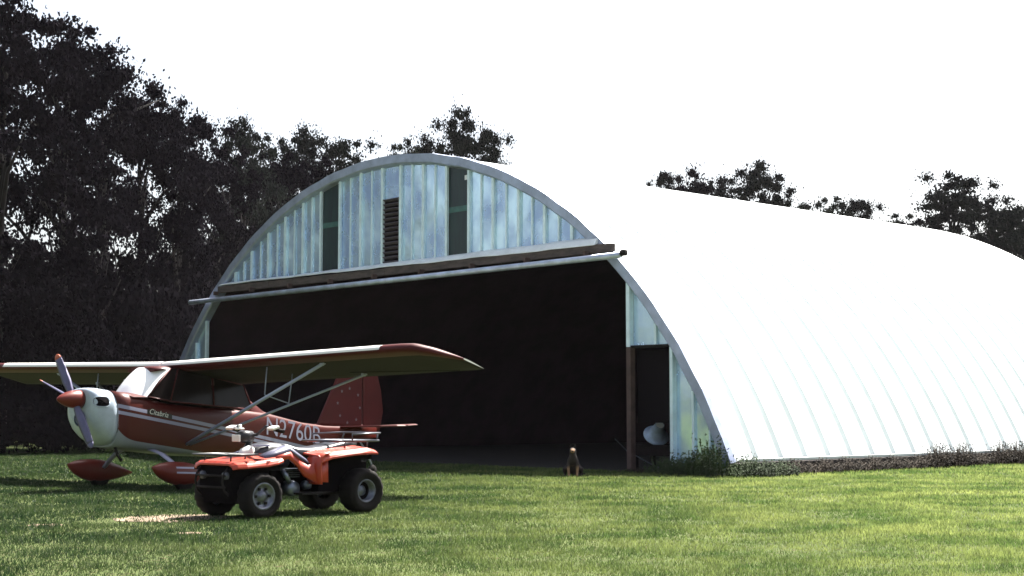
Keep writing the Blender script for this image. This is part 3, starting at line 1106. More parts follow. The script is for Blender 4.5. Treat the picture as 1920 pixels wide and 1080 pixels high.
b.build('cabin_roof', plane)
# seats seen through the glass: dark cabin interior
b = MB()
b.box((2.1, 0, 1.30), (1.5, 0.60, 0.25), M['black'])
b.box((1.95, 0, 1.45), (0.12, 0.42, 0.35), M['black'])
b.build('seat', plane)

# wings
AF = [(1.0, 0.0), (0.8, 0.045), (0.55, 0.085), (0.3, 0.11), (0.15, 0.10), (0.07, 0.082), (0.025, 0.055), (0.0, 0.0), (0.012, -0.028), (0.04, -0.042), (0.15, -0.052), (0.30, -0.045), (0.6, -0.03), (0.85, -0.015)]


def wing(sg, half, nm):
    st = []
    for q in (0.0, 0.1, 0.25, 0.4, 0.55, 0.7, 0.82, 0.88, 0.92, 0.955, 0.98, 1.0):
        yv = 0.02 + (half - 0.02) * q
        le = 1.58 + 0.045 * yv
        te = 3.02 + 0.005 * yv
        thick = 1.0
        if q > 0.9:
            u = (q - 0.9) / 0.1
            le += 0.62 * u ** 2.2
            te += -0.16 * u ** 3
            thick = (1 - u ** 2) * 0.85 + 0.15
        zle = 1.795 + (0.036 if sg < 0 else 0.016) * yv - (0.06 * max(0, (q - 0.9) / 0.1) ** 2)
        zte = 1.535 + (0.032 if sg < 0 else 0.012) * yv
        st.append((yv, le, te, zle, zte, thick))
    rings = []
    for yv, le, te, zle, zte, th in st:
        ch = te - le
        fr_ = (le - (1.58 + .045 * yv)) / 1.44
        z0 = zle + (zte - zle) * max(0, fr_)
        rings.append([(le + ch * x, sg * yv, z0 + (zte - z0) * x + zz * 1.44 * 0.72 * th) for x, zz in AF])
    n = len(AF)
    b = MB()
    for i in range(len(rings) - 1):
        outer = st[i][0] > half * 0.82
        for j in range(n):
            k2 = (j + 1) % n
            if j <= 6:
                m_ = M['redfab'] if outer and j >= 3 else M['wingwhite_glint']  # white along the leading edge is painted sun glint on red
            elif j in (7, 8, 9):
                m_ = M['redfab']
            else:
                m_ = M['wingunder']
            b.add([rings[i][j], rings[i][k2], rings[i + 1][k2], rings[i + 1][j]], [(0, 1, 2, 3)], m_, True)
    b.add(rings[-1], [list(range(n))], M['wingwhite_glint'])
    b.add(rings[0], [list(range(n))], M['wingwhite_glint'])
    o = b.build(nm, plane)
    return o


def weld(o):
    import bmesh
    bm = bmesh.new(); bm.from_mesh(o.data)
    bmesh.ops.remove_doubles(bm, verts=bm.verts, dist=1e-4)
    bmesh.ops.recalc_face_normals(bm, faces=bm.faces)
    bm.to_mesh(o.data); bm.free()


wl = wing(-1, 5.12, 'wing')
wr = wing(1, 5.12, 'wing')
for o in (wl, wr):
    weld(o)
    sg = -1 if o is wl else 1
    q = MB()
    q.tube([(2.3, sg * 4.75, 1.82), (2.42, sg * 4.83, 1.80)], 0.012, M['lens'], 6)
    q.build('tip_light', o)
    q = MB()   # aileron hinge line and a small dark emblem patch under the wing
    q.box((2.62, sg * 3.9, 1.68), (0.012, 2.0, 0.012), M['dark'])
    q.build('aileron_gap', o)

# struts
for sg in (-1, 1):
    b = MB()
    b.tube([(1.80, sg * 0.385, 0.64), (1.99, sg * 3.0, 1.80 if sg < 0 else 1.75)], 0.026, M['strut'], 8)
    b.build('wing_strut', plane)
    b = MB()
    b.tube([(1.86, sg * 0.385, 0.63), (2.80, sg * 3.05, 1.66 if sg < 0 else 1.60)], 0.018, M['strut'], 8)
    b.build('wing_strut', plane)
    b = MB()
    b.tube([(1.91, sg * 1.9, 1.36), (1.95, sg * 1.9, 1.77)], 0.010, M['strut'], 6)
    b.tube([(2.39, sg * 1.9, 1.24), (2.46, sg * 1.9, 1.67)], 0.010, M['strut'], 6)
    b.tube([(1.91, sg * 1.9, 1.36), (2.39, sg * 1.9, 1.24)], 0.008, M['strut'], 6)
    b.build('jury_strut', plane)
    for c_ in ((1.985, sg * 2.95, 1.79 if sg < 0 else 1.74), (2.78, sg * 3.0, 1.655 if sg < 0 else 1.60)):
        q = MB()
        q.box(c_, (0.05, 0.04, 0.06), M['strut'])
        q.build('strut_fitting', plane)

# tail
b = MB()
def slab(b, pts, th, m_):
    n = len(pts)
    cx = sum(p[0] for p in pts) / n; cz = sum(p[2] for p in pts) / n; cy = sum(p[1] for p in pts) / n
    return pts


def flat_solid(b, pts, nrm, th, m_):
    nrm = Vector(nrm).normalized() * th / 2
    n = len(pts)
    c = sum((Vector(p) for p in pts), Vector()) / n
    inn = [c + (Vector(p) - c) * 0.93 for p in pts]
    vs = [p + nrm for p in inn] + [Vector(p) for p in pts] + [p - nrm for p in inn]
    fs = [list(range(n)), [2 * n + i for i in range(n)][::-1]]
    for i in range(n):
        j = (i + 1) % n
        fs += [(i, n + i, n + j, j), (n + i, 2 * n + i, 2 * n + j, n + j)]
    b.add(vs, fs, m_)


flat_solid(b, [(4.90, 0, 0.88), (5.33, 0, 1.60), (5.50, 0, 1.88), (5.60, 0, 1.95), (6.02, 0, 1.95), (6.02, 0, 0.86)], (0, 1, 0), 0.05, M['redfab'])
fin = b.build('tail_fin', plane)
b = MB()
flat_solid(b, [(6.04, 0, 0.70), (6.04, 0, 1.96), (6.2, 0, 1.97), (6.36, 0, 1.88), (6.50, 0, 1.5), (6.56, 0, 1.1), (6.48, 0, 0.78), (6.3, 0, 0.68)], (0, 1, 0), 0.04, M['redfab'])
b.build('rudder', plane)
for X, z in ((5.49, 1.46), (5.68, 1.51), (5.89, 1.40), (5.39, 1.26), (5.94, 1.18), (5.45, 1.05), (5.85, 0.98), (5.63, 0.93)):
    for sg in (-1, 1):
        q = MB()
        pts = []
        for k in range(10):
            rr_ = 0.034 if k % 2 == 0 else 0.015
            t = PI / 2 + k * PI / 5
            pts.append((X + rr_ * math.cos(t), sg * 0.029, z + rr_ * math.sin(t)))
        q.add(pts, [list(range(10))], M['star'])
        q.build('star', fin)
for sg in (-1, 1):
    b = MB()
    flat_solid(b, [(5.35, sg * 0.10, 0.86), (5.62, sg * 0.80, 0.875), (5.80, sg * 1.02, 0.88), (5.98, sg * 1.05, 0.88), (5.98, sg * 0.05, 0.86)], (0, 0, 1), 0.035, M['redfab'])
    b.build('tailplane', plane)
    b = MB()
    flat_solid(b, [(6.0, sg * 0.08, 0.862), (6.0, sg * 1.08, 0.885), (6.22, sg * 1.10, 0.895), (6.42, sg * 0.9, 0.90), (6.48, sg * 0.3, 0.88), (6.3, sg * 0.1, 0.868)], (0, 0, 1), 0.025, M['redfab'])
    b.build('elevator', plane)
b = MB()
b.tube([(5.95, 0, 0.64), (6.15, 0, 0.42), (6.28, 0, 0.20)], 0.016, M['strut'], 6)
tw = b.build('tail_spring', plane)
b = MB()
b.lathe([(-0.03, 0.02), (-0.03, 0.085), (0, 0.10), (0.03, 0.085), (0.03, 0.02)], M['tyre'], 'y', 20, (6.30, 0, 0.10))
b.build('tail_wheel', plane)

# landing gear with red wheel pants
for sg in (-1, 1):
    b = MB()
    rg = []
    for q, wd in ((0.0, 0.17), (0.35, 0.14), (0.7, 0.11), (1.0, 0.09)):
        c = Vector((1.22 + 0.06 * q, sg * (0.30 + 0.60 * q), 0.57 - 0.33 * q + 0.06 * math.sin(PI * q)))
        rg.append([c + Vector((-wd / 2, 0, 0)), c + Vector((0, sg * .01, .018)), c + Vector((wd / 2, 0, 0)), c + Vector((0, -sg * .01, -.018))])
    b.loft(rg, M['lilac'])
    b.build('gear_leg', plane)
    b = MB()
    rg = []
    for X, hw, zb, zt in ((0.69, 0.008, 0.335, 0.355), (0.74, 0.045, 0.27, 0.37), (0.82, 0.078, 0.20, 0.395), (0.95, 0.105, 0.13, 0.412), (1.10, 0.118, 0.085, 0.415), (1.25, 0.12, 0.07, 0.405), (1.42, 0.108, 0.08, 0.375), (1.60, 0.08, 0.11, 0.315), (1.76, 0.045, 0.145, 0.25), (1.88, 0.010, 0.175, 0.195)):
        rg.append(sring(X, hw, zb, zt, 2.1, 20, sg * 0.95))
    b.loft(rg, M['red'])
    pn = b.build('wheel_pant', plane)
    for zc, zd in ((0.335, 0.0), (0.265, 0.0)):
        q = MB()
        rg2 = []
        for X in np.linspace(1.04, 1.42, 9):
            hwx = float(np.interp(X, [0.95, 1.10, 1.25, 1.42], [0.105, 0.118, 0.12, 0.108]))
            za = float(np.interp(X, [0.95, 1.10, 1.25, 1.42], [0.13, 0.085, 0.07, 0.08])); zt = float(np.interp(X, [0.95, 1.10, 1.25, 1.42], [0.412, 0.415, 0.405, 0.375]))
            row = []
            for dz in (-0.012, 0.0, 0.012):
                zz = zc + dz - 0.05 * (X - 1.04)
                u = (zz - (za + zt) / 2) / ((zt - za) / 2)
                row.append((X, sg * (0.95 + hwx * (1 - min(.98, abs(u)) ** 2.1) ** (1 / 2.1) + 0.004), zz))
            rg2.append(row)
        q.loft(rg2, M['lilac'], True, False, False)
        q.build('pant_stripe', pn)
    b = MB()
    b.lathe([(-0.05, 0.05), (-0.06, 0.14), (-0.04, 0.165), (0.04, 0.165), (0.06, 0.14), (0.05, 0.05)], M['tyre'], 'y', 24, (1.27, sg * 0.95, 0.163))
    b.build('wheel', plane)


# lettering on the fuselage sides
def text_mesh(body, size, m, fn, name, parent, shear=0.0, offset=0.0):
    cu = bpy.data.curves.new('t', 'FONT')
    cu.body = body
    cu.size = size
    cu.shear = shear
    cu.offset = offset
    cu.resolution_u = 4
    o = bpy.data.objects.new('t', cu)
    COL.objects.link(o)
    dg = bpy.context.evaluated_depsgraph_get()
    me = bpy.data.meshes.new_from_object(o.evaluated_get(dg))
    bpy.data.objects.remove(o)
    for v in me.vertices:
        v.co = Vector(fn(v.co.x, v.co.y))
    me.materials.clear()
    me.materials.append(m)
    q = bpy.data.objects.new(name, me)
    COL.objects.link(q)
    q.parent = parent
    return q


for sg in (-1, 1):
    def fn(x, y, sg=sg):
        X = 3.46 + x * 1.02 if sg < 0 else 4.66 - x * 1.02
        zz = 0.765 - 0.135 * (X - 3.46) + y * 1.03
        return (X, sg * (hw_at(X) + 0.006), zz)
    text_mesh('N2760B', 0.40, M['lilac'], fn, 'registration_number', fus)
    q = MB()
    ps = []
    for X, dz in ((1.02, 0.035), (1.55, 0.035), (1.55, -0.125), (1.35, -0.12), (1.30, -0.035), (1.02, -0.03)):
        ps.append((X, sg * (hw_at(X) + 0.024 - 0.0), 1.298 - 0.171 * X + dz))
    def fn2(x, y, sg=sg):
        X = 1.07 + x if sg < 0 else 1.55 - x
        return (X, sg * 0.4035, 1.298 - 0.171 * X - 0.022 + y)
    text_mesh('Citabria', 0.11, M['bright'], fn2, 'script_lettering', fus, 0.3)
    q = MB()
    vs = [(X, sg * 0.4015, 1.298 - 0.171 * X + dz) for X, dz in ((1.04, -0.034), (1.04, 0.036), (1.50, 0.036), (1.50, -0.034))]
    q.add(vs, [(0, 1, 2, 3)], M['bplastic'])
    q.build('lettering_panel', fus)

# ================================================================== QUAD BIKE
atv = empty('quad_bike', (-2.60, 15.72, 0), R(45), 'orange four-wheel quad bike parked in front of the aeroplane', 'quad bike')
CY = 0.50   # centre line


def wheel(X, yc, rad, wd, rim_r, front):
    b = MB()
    h = wd / 2
    n = 48
    prof = [(-h * .72, rim_r), (-h * .95, rim_r + .04), (-h, rad * .80), (-h * .88, rad * .93), (-h * .6, rad * .985), (0, rad), (h * .6, rad * .985), (h * .88, rad * .93), (h, rad * .80), (h * .95, rim_r + .04), (h * .72, rim_r)]
    rings = []
    for a_, r_ in prof:
        ring = []
        for k in range(n):
            t = 2 * PI * k / n
            rr2 = r_ - (0.012 if (r_ > rad * .9 and k % 3 == 0) else 0)
            ring.append((X + rr2 * math.cos(t), yc + a_, rad + rr2 * math.sin(t)))
        rings.append(ring)
    b.loft(rings, M['tyre'], True, False)
    ty = b.build('tyre', atv)
    b = MB()
    sgn = -1 if yc < CY else 1
    if front:
        pr = [(h * .70, rim_r + .012), (h * .78, rim_r + .008), (h * .74, rim_r - .012), (h * .45, rim_r - .02), (h * .42, 0.055), (h * .62, 0.05), (h * .66, 0.02), (h * .66, .001)]
    else:
        pr = [(h * .70, rim_r + .012), (h * .80, rim_r + .008), (h * .74, rim_r - .008), (h * .1, rim_r - .02), (0, 0.07), (h * .2, 0.05), (h * .2, .001)]
    b.lathe([(a_ * sgn, r_) for a_, r_ in pr], M['hub'] if front else M['hub'], 'y', 32, (X, yc, rad))
    if front:
        for k in range(6):
            t = k * PI / 3
            b.box((X + .085 * math.cos(t), yc + sgn * h * .48, rad + .085 * math.sin(t)), (.028, .02, .028), M['dark'])
    else:
        b.lathe([(sgn * h * .12, rim_r * .92), (sgn * h * .12, .001)], M['black'], 'y', 24, (X, yc, rad))
    b.build('rim', ty)
    return ty


FX, RX = 0.03, 1.41
wheel(FX, 0.10, 0.245, 0.20, 0.135, True)
wheel(FX, 0.90, 0.245, 0.20, 0.135, True)
wheel(RX, 0.12, 0.250, 0.26, 0.120, False)
wheel(RX, 0.88, 0.250, 0.26, 0.120, False)


def sheet(b, stations, m, th=0.02):
    """stations: list of (X, [(y, z) ...]) polylines across; gives a sheet with thickness"""
    up = [[(X, y_, z_) for y_, z_ in pl] for X, pl in stations]
    dn = [[(X, y_, z_ - th) for y_, z_ in pl] for X, pl in stations]
    rings = [u + d[::-1] for u, d in zip(up, dn)]
    b.loft(rings, m, False)


def fender(zt, X, drop, y0=0.02, y1=0.98, inner=0.0):
    return (X, [(y0, zt - drop), (y0 + 0.02, zt - 0.02), (y0 + 0.08, zt), (0.32, zt + inner), (CY, zt + inner * 1.2), (0.68, zt + inner), (y1 - 0.08, zt), (y1 - 0.02, zt - 0.02), (y1, zt - drop)])


b = MB()
sheet(b, [fender(0.585, -0.30, 0.045, 0.12, 0.80), fender(0.60, -0.27, 0.05, 0.07, 0.88, .01), fender(0.605, -0.18, 0.05, inner=.02), fender(0.612, -0.06, 0.05, inner=.03), fender(0.622, 0.08, 0.055, inner=.04), fender(0.635, 0.2, 0.05, inner=.05), fender(0.65, 0.30, 0.04, 0.05, 0.95, .05)], M['orange'])
sheet(b, [(-0.10, [(0.0, 0.60), (0.02, 0.61)]), (0.2, [(0.0, 0.63), (0.02, 0.635)])], M['orange'], 0.01)
ff = bevel(b.build('front_fender', atv), 0.006)
for k, X in enumerate((-0.16, 0.0)):
    q = MB()
    q.box((X, 0.5, 0.606 + k * 0.022), (0.014, 0.90, 0.012), M['bplastic'])
    q.build('fender_seam', ff)
# nose panel and lamps
b = MB()
b.loft([[(-0.28, 0.16, 0.55), (-0.28, 0.78, 0.55), (-0.26, 0.78, 0.22), (-0.26, 0.2, 0.22)], [(0.0, 0.16, 0.58), (0.0, 0.84, 0.58), (0.0, 0.84, 0.20), (0.0, 0.16, 0.20)]], M['black'], False)
nose = bevel(b.build('nose_panel', atv), 0.01)
for yl in (0.26, 0.68):
    q = MB()
    q.lathe([(-0.05, 0.001), (-0.05, 0.035), (-0.03, 0.045), (0.10, 0.04), (0.1, 0.001)], M['lens'], 'x', 20, (-0.27, yl, 0.46))
    q.build('headlight', atv)
b = MB()
for yy in (0.25, 0.75):
    b.tube([(-0.24, yy, 0.24), (-0.31, yy, 0.30), (-0.34, yy, 0.40), (-0.32, yy, 0.48), (-0.27, yy, 0.54)], 0.013, M['dark'])
for z in (0.34, 0.46):
    b.tube([(-0.325, 0.22, z), (-0.34, 0.5, z), (-0.325, 0.76, z)], 0.011, M['dark'])
b.build('front_bumper', atv)
# central body: orange side band, grey panel, tank
for sg, y0 in ((-1, 0.17), (1, 0.83)):
    b = MB()
    o_ = 0.012 * (-1 if sg < 0 else 1)
    outer = [(0.24, 0.655), (0.45, 0.70), (0.55, 0.64), (0.68, 0.55), (0.78, 0.575), (0.89, 0.64)]
    low = [(0.24, 0.60), (0.42, 0.625), (0.55, 0.54), (0.63, 0.43), (0.73, 0.37), (0.89, 0.36)]
    ys = [0.09, 0.13, 0.15, 0.13, 0.08, 0.05] if sg < 0 else [0.91, 0.87, 0.85, 0.87, 0.92, 0.95]
    A_ = [(x, yy, z) for (x, z), yy in zip(outer, ys)]
    B_ = [(x, yy + sg * 0.01, z) for (x, z), yy in zip(low, ys)]
    A2 = [(x, yy - sg * 0.03, z) for x, yy, z in A_]
    B2 = [(x, yy - sg * 0.03, z) for x, yy, z in B_]
    rings = [[a1, b1, b2, a2] for a1, b1, b2, a2 in zip(A_, B_, B2, A2)]
    b.loft(rings, M['orange'], True)
    b.build('side_panel', atv)
    b = MB()
    g1 = [(0.12, 0.665), (0.30, 0.715), (0.46, 0.765), (0.56, 0.70), (0.70, 0.615)]
    g0 = [(0.12, 0.63), (0.28, 0.66), (0.45, 0.705), (0.555, 0.645), (0.71, 0.56)]
    yc_ = 0.19 if sg < 0 else 0.81
    rings = [[(x, yc_, z1), (x2, yc_ + sg * .06, z0), (x2, yc_ - sg * .02, z0 - .02), (x, yc_ - sg * .10, z1)] for (x, z1), (x2, z0) in zip(g1, g0)]
    b.loft(rings, M['greyplastic'], True)
    b.build('grey_trim', atv)
b = MB()
rg = [sring(0.10, 0.16, 0.56, 0.70, 3, 20, CY), sring(0.20, 0.19, 0.54, 0.77, 3, 20, CY), sring(0.35, 0.19, 0.52, 0.80, 3, 20, CY), sring(0.50, 0.17, 0.52, 0.79, 3, 20, CY), sring(0.62, 0.13, 0.52, 0.74, 3, 20, CY)]
b.loft(rg, M['bplastic'])
b.build('fuel_tank', atv)
b = MB()
b.box((0.20, 0.33, 0.765), (0.22, 0.03, 0.018), M['lilac'])
b.build('tank_decal', atv)
# seat
b = MB()
rg = []
for X, hw, zb, zt in ((0.50, 0.07, 0.68, 0.775), (0.58, 0.13, 0.62, 0.785), (0.72, 0.155, 0.58, 0.745), (0.88, 0.165, 0.57, 0.735), (1.05, 0.17, 0.60, 0.75), (1.25, 0.17, 0.65, 0.785), (1.42, 0.165, 0.69, 0.815), (1.54, 0.14, 0.72, 0.815)):
    rg.append(sring(X, hw, zb, zt, 3.2, 24, CY))
b.loft(rg, M['seat'])
st_ = b.build('seat', atv)
# rear fender
b = MB()
def rf(zt, X, drop, inner=.02):
    return (X, [(0.0, zt - drop), (0.012, zt - 0.03), (0.07, zt), (0.30, zt + inner), (CY, zt + inner), (0.70, zt + inner), (0.93, zt), (0.988, zt - 0.03), (1.0, zt - drop)])
sheet(b, [rf(0.655, 0.77, 0.06), rf(0.685, 0.92, 0.05), rf(0.70, 1.12, 0.045), rf(0.715, 1.32, 0.045), rf(0.725, 1.46, 0.05), rf(0.70, 1.56, 0.03)], M['orange'])
b.build('rear_fender', atv)
for yy in (0.125, 0.875):
    b = MB()
    rg = []
    for X, z in ((0.89, 0.69), (0.81, 0.672), (0.76, 0.62), (0.745, 0.52), (0.755, 0.42), (0.76, 0.35)):
        rg.append([(X, yy - 0.125, z), (X - .012, yy, z), (X, yy + 0.125, z), (X + 0.02, yy + 0.125, z - .01), (X + .01, yy, z - .01), (X + 0.02, yy - 0.125, z - .01)])
    b.loft(rg, M['orange'], True)
    b.build('mudguard', atv)
# racks
def rack(zr, x0, x1, y0, y1, nm, m_, nb):
    b = MB()
    b.tube([(x0, y0, zr), (x0, y1, zr), (x1, y1, zr), (x1, y0, zr), (x0, y0, zr)], 0.013, m_)
    for i in range(nb):
        yy = y0 + (y1 - y0) * (i + 1) / (nb + 1)
        b.tube([(x0, yy, zr + .004), (x1, yy, zr + .004)], 0.009, m_, 6)
    for xx in (x0 + .1, x1 - .1):
        for yy in (y0 + .08, y1 - .08):
            b.tube([(xx, yy, zr), (xx, yy + .01, zr - .09)], 0.010, m_, 6)
    return b.build(nm, atv)


rack(0.675, -0.34, 0.04, 0.16, 0.80, 'front_rack', M['bplastic'], 5)
rack(0.80, 1.16, 1.68, 0.14, 0.86, 'rear_rack', M['chrome'], 5)
b = MB()
b.tube([(1.30, 0.14, 0.80), (1.30, 0.14, 0.875), (1.70, 0.14, 0.885), (1.72, 0.3, 0.885), (1.72, 0.7, 0.885), (1.70, 0.86, 0.885), (1.30, 0.86, 0.875), (1.30, 0.86, 0.80)], 0.011, M['chrome'])
b.tube([(1.71, 0.20, 0.885), (1.69, 0.18, 0.80)], 0.010, M['chrome'])
b.tube([(1.71, 0.80, 0.885), (1.69, 0.82, 0.80)], 0.010, M['chrome'])
b.build('rack_rail', atv)
# steering: pod, bars, grips, front white reservoir
b = MB()
b.tube([(0.10, CY, 0.66), (0.20, CY, 0.86)], 0.035, M['bplastic'])
b.tube([(0.26, 0.14, 0.93), (0.20, 0.24, 0.97), (0.18, 0.38, 0.88), (0.18, 0.62, 0.88), (0.20, 0.76, 0.97), (0.26, 0.86, 0.93)], 0.016, M['bplastic'])
hb = b.build('handlebar', atv)
for y0, y1 in ((0.06, 0.17), (0.83, 0.94)):
    q = MB()
    q.tube([(0.30, y0, 0.915), (0.255, y1, 0.94)], 0.022, M['dark'])
    q.build('grip', hb)
    q = MB()
    q.box((0.215, (y0 + y1) / 2 + .02, 0.955), (0.09, 0.12, 0.03), M['bright'], Matrix.Rotation(R(-18), 3, 'Y'))
    bevel(q.build('hand_guard', hb), 0.01)
b = MB()
b.loft([sring(0.02, 0.07, 0.80, 0.90, 3, 16, CY), sring(0.08, 0.085, 0.79, 0.93, 3, 16, CY), sring(0.18, 0.08, 0.80, 0.92, 3, 16, CY)], M['bplastic'])
pod = b.build('instrument_pod', atv)
q = MB()
q.box((0.00, CY, 0.845), (0.03, 0.13, 0.075), M['bright'])
q.box((0.04, CY, 0.945), (0.05, 0.12, 0.02), M['bright'])
q.tube([(0.05, CY, 0.95), (0.045, CY, 0.99)], 0.02, M['bright'])
bevel(q.build('pod_lamp', pod), 0.008)
b = MB()
b.loft([sring(-0.02, 0.05, 0.63, 0.68, 3, 16, 0.40), sring(0.02, 0.065, 0.64, 0.74, 3, 16, 0.40), sring(0.10, 0.06, 0.65, 0.77, 3, 16, 0.40), sring(0.14, 0.04, 0.66, 0.75, 3, 16, 0.40)], M['bright'])
b.build('air_scoop', atv)
# chassis, engine, arms
b = MB()
b.box((0.70, CY, 0.36), (0.72, 0.30, 0.26), M['black'])
b.box((0.10, CY, 0.34), (0.60, 0.34, 0.16), M['black'])
b.box((1.30, CY, 0.42), (0.62, 0.46, 0.30), M['black'])
b.tube([(-0.25, 0.36, 0.27), (1.3, 0.34, 0.22)], 0.02, M['dark'])
b.tube([(-0.25, 0.64, 0.27), (1.3, 0.66, 0.22)], 0.02, M['dark'])
b.tube([(RX, 0.2, 0.24), (RX, 0.8, 0.24)], 0.035, M['dark'])
bevel(b.build('chassis', atv), 0.02)
b = MB()
for X0, X1, zt in ((-0.24, 0.26, 0.565), (0.86, 1.52, 0.650)):
    b.box(((X0 + X1) / 2, CY, zt - 0.03), (X1 - X0, 0.86, 0.05), M['black'])
    b.box(((X0 + X1) / 2, CY, zt - 0.22), (X1 - X0 - .06, 0.56, 0.36), M['black'])
b.build('under_fender_shade', atv)  # black blocks added to stand for the shade under the fenders
b = MB()
b.lathe([(-0.04, 0.001), (-0.04, 0.075), (0.02, 0.085), (0.10, 0.085), (.10, .001)], M['alu'], 'y', 20, (0.56, 0.25, 0.30))
b.tube([(0.50, 0.22, 0.37), (0.44, 0.20, 0.44), (0.42, 0.24, 0.50)], 0.028, M['alu'])
b.lathe([(-0.03, 0.001), (-0.03, 0.045), (0.05, 0.05), (.05, .001)], M['alu'], 'y', 16, (0.75, 0.24, 0.33))
for i in range(5):
    b.box((0.60, CY - .08, 0.42 + i * .022), (0.17, 0.28, 0.008), M['alu'])
b.build('engine', atv)
for yy0, yy1 in ((0.36, 0.16), (0.64, 0.84)):
    b = MB()
    b.tube([(-0.08, yy0, 0.28), (FX, yy1, 0.22), (0.16, yy0, 0.28)], 0.014, M['dark'])
    b.tube([(FX, yy1 + (0.03 if yy1 < .5 else -.03), 0.26), (FX + .05, yy0, 0.56)], 0.026, M['dark'])
    b.build('suspension_arm', atv)
b = MB()
b.box((0.72, 0.14, 0.245), (0.34, 0.16, 0.02), M['dark'])
b.box((0.72, 0.86, 0.245), (0.34, 0.16, 0.02), M['dark'])
b.build('footrest', atv)


# ================================================================== DOG sitting in the hangar mouth
def skin_fig(name, pts, edges, m, parent=None, sub=2):
    me = bpy.data.meshes.new(name)
    me.from_pydata([p[:3] for p in pts], edges, [])
    o = bpy.data.objects.new(name, me)
    COL.objects.link(o)
    sk = o.modifiers.new('skin', 'SKIN')
    sk.use_smooth_shade = True
    for v, p in zip(me.skin_vertices[0].data, pts):
        rr3 = p[3] if isinstance(p[3], tuple) else (p[3], p[3])
        v.radius = rr3
        v.use_root = False
    me.skin_vertices[0].data[0].use_root = True
    sb = o.modifiers.new('sub', 'SUBSURF')
    sb.levels = sub
    sb.render_levels = sub
    me.materials.append(m)
    if parent:
        o.parent = parent
    return o


def dog_mat():
    m = bpy.data.materials.new('dog_coat')
    m.use_nodes = True
    t = m.node_tree
    bs = t.nodes['Principled BSDF']
    bs.inputs['Roughness'].default_value = 0.85
    tc = t.nodes.new('ShaderNodeTexCoord')
    sp = t.nodes.new('ShaderNodeSeparateXYZ'); t.links.new(tc.outputs['Object'], sp.inputs[0])
    nz = t.nodes.new('ShaderNodeTexNoise'); nz.inputs['Scale'].default_value = 14; nz.inputs['Detail'].default_value = 4
    t.links.new(tc.outputs['Object'], nz.inputs['Vector'])
    ad = t.nodes.new('ShaderNodeMath'); ad.operation = 'MULTIPLY_ADD'; ad.inputs[1].default_value = 0.10
    t.links.new(nz.outputs[0], ad.inputs[0]); t.links.new(sp.outputs[2], ad.inputs[2])
    lowr = t.nodes.new('ShaderNodeMapRange'); lowr.inputs[1].default_value = 0.26; lowr.inputs[2].default_value = 0.20
    t.links.new(ad.outputs[0], lowr.inputs[0])
    # tan on legs and muzzle (front of the animal)
    fr = t.nodes.new('ShaderNodeMapRange'); fr.inputs[1].default_value = -0.15; fr.inputs[2].default_value = -0.19
    t.links.new(sp.outputs[1], fr.inputs[0])
    mx = t.nodes.new('ShaderNodeMath'); mx.operation = 'MAXIMUM'
    t.links.new(lowr.outputs[0], mx.inputs[0]); t.links.new(fr.outputs[0], mx.inputs[1])
    yf = t.nodes.new('ShaderNodeMapRange'); yf.inputs[1].default_value = -0.02; yf.inputs[2].default_value = -0.05
    t.links.new(sp.outputs[1], yf.inputs[0])
    ml = t.nodes.new('ShaderNodeMath'); ml.operation = 'MULTIPLY'
    t.links.new(lowr.outputs[0], ml.inputs[0]); t.links.new(yf.outputs[0], ml.inputs[1]); t.links.new(ml.outputs[0], mx.inputs[0])
    c = t.nodes.new('ShaderNodeMix'); c.data_type = 'RGBA'
    c.inputs[6].default_value = (0.018, 0.011, 0.010, 1); c.inputs[7].default_value = (0.26, 0.15, 0.08, 1)
    t.links.new(mx.outputs[0], c.inputs[0]); t.links.new(c.outputs[2], bs.inputs['Base Color'])
    return m


dog = empty('dog', (1.05, 25.9, 0), R(0), 'black and tan dog sitting in the open hangar mouth, facing out', 'dog')
dog.rotation_euler.z = R(-4)
dog.scale = (0.92, 0.92, 0.92)
DM = dog_mat()
# front of the dog is -y
pts = [
    (0, 0.20, 0.13, 0.105),    # 0 pelvis
    (0, 0.09, 0.22, 0.11),     # 1 loin
    (0, -0.02, 0.32, 0.095),    # 2 chest
    (0, -0.06, 0.38, 0.075),   # 3 neck base
    (0, -0.08, 0.45, 0.058),   # 4 neck
    (0, -0.10, 0.50, 0.072),   # 5 skull
    (0, -0.165, 0.485, 0.046),  # 6 stop
    (0, -0.23, 0.468, 0.030), # 7 muzzle tip
    (0.075, -0.05, 0.27, 0.045), (0.085, -0.055, 0.15, 0.03), (0.075, -0.065, 0.035, 0.022), (0.075, -0.11, 0.018, 0.022),   # 8-11
    (-0.075, -0.05, 0.27, 0.045), (-0.085, -0.055, 0.15, 0.03), (-0.075, -0.065, 0.035, 0.022), (-0.075, -0.11, 0.018, 0.022),  # 12-15
    (0.13, 0.14, 0.12, 0.065), (0.16, 0.00, 0.14, 0.045), (0.15, 0.12, 0.035, 0.024), (0.15, -0.02, 0.018, 0.022),   # 16-19 hind
    (-0.13, 0.14, 0.12, 0.065), (-0.16, 0.00, 0.14, 0.045), (-0.15, 0.12, 0.035, 0.024), (-0.15, -0.02, 0.018, 0.022),
    (0, 0.32, 0.05, 0.028), (0.10, 0.42, 0.03, 0.024), (0.22, 0.44, 0.03, 0.014)]
ed = [(0, 1), (1, 2), (2, 3), (3, 4), (4, 5), (5, 6), (6, 7), (2, 8), (8, 9), (9, 10), (10, 11), (2, 12), (12, 13), (13, 14), (14, 15),
      (0, 16), (16, 17), (17, 18), (18, 19), (0, 20), (20, 21), (21, 22), (22, 23), (0, 24), (24, 25), (25, 26)]
skin_fig('body', pts, ed, DM, dog)
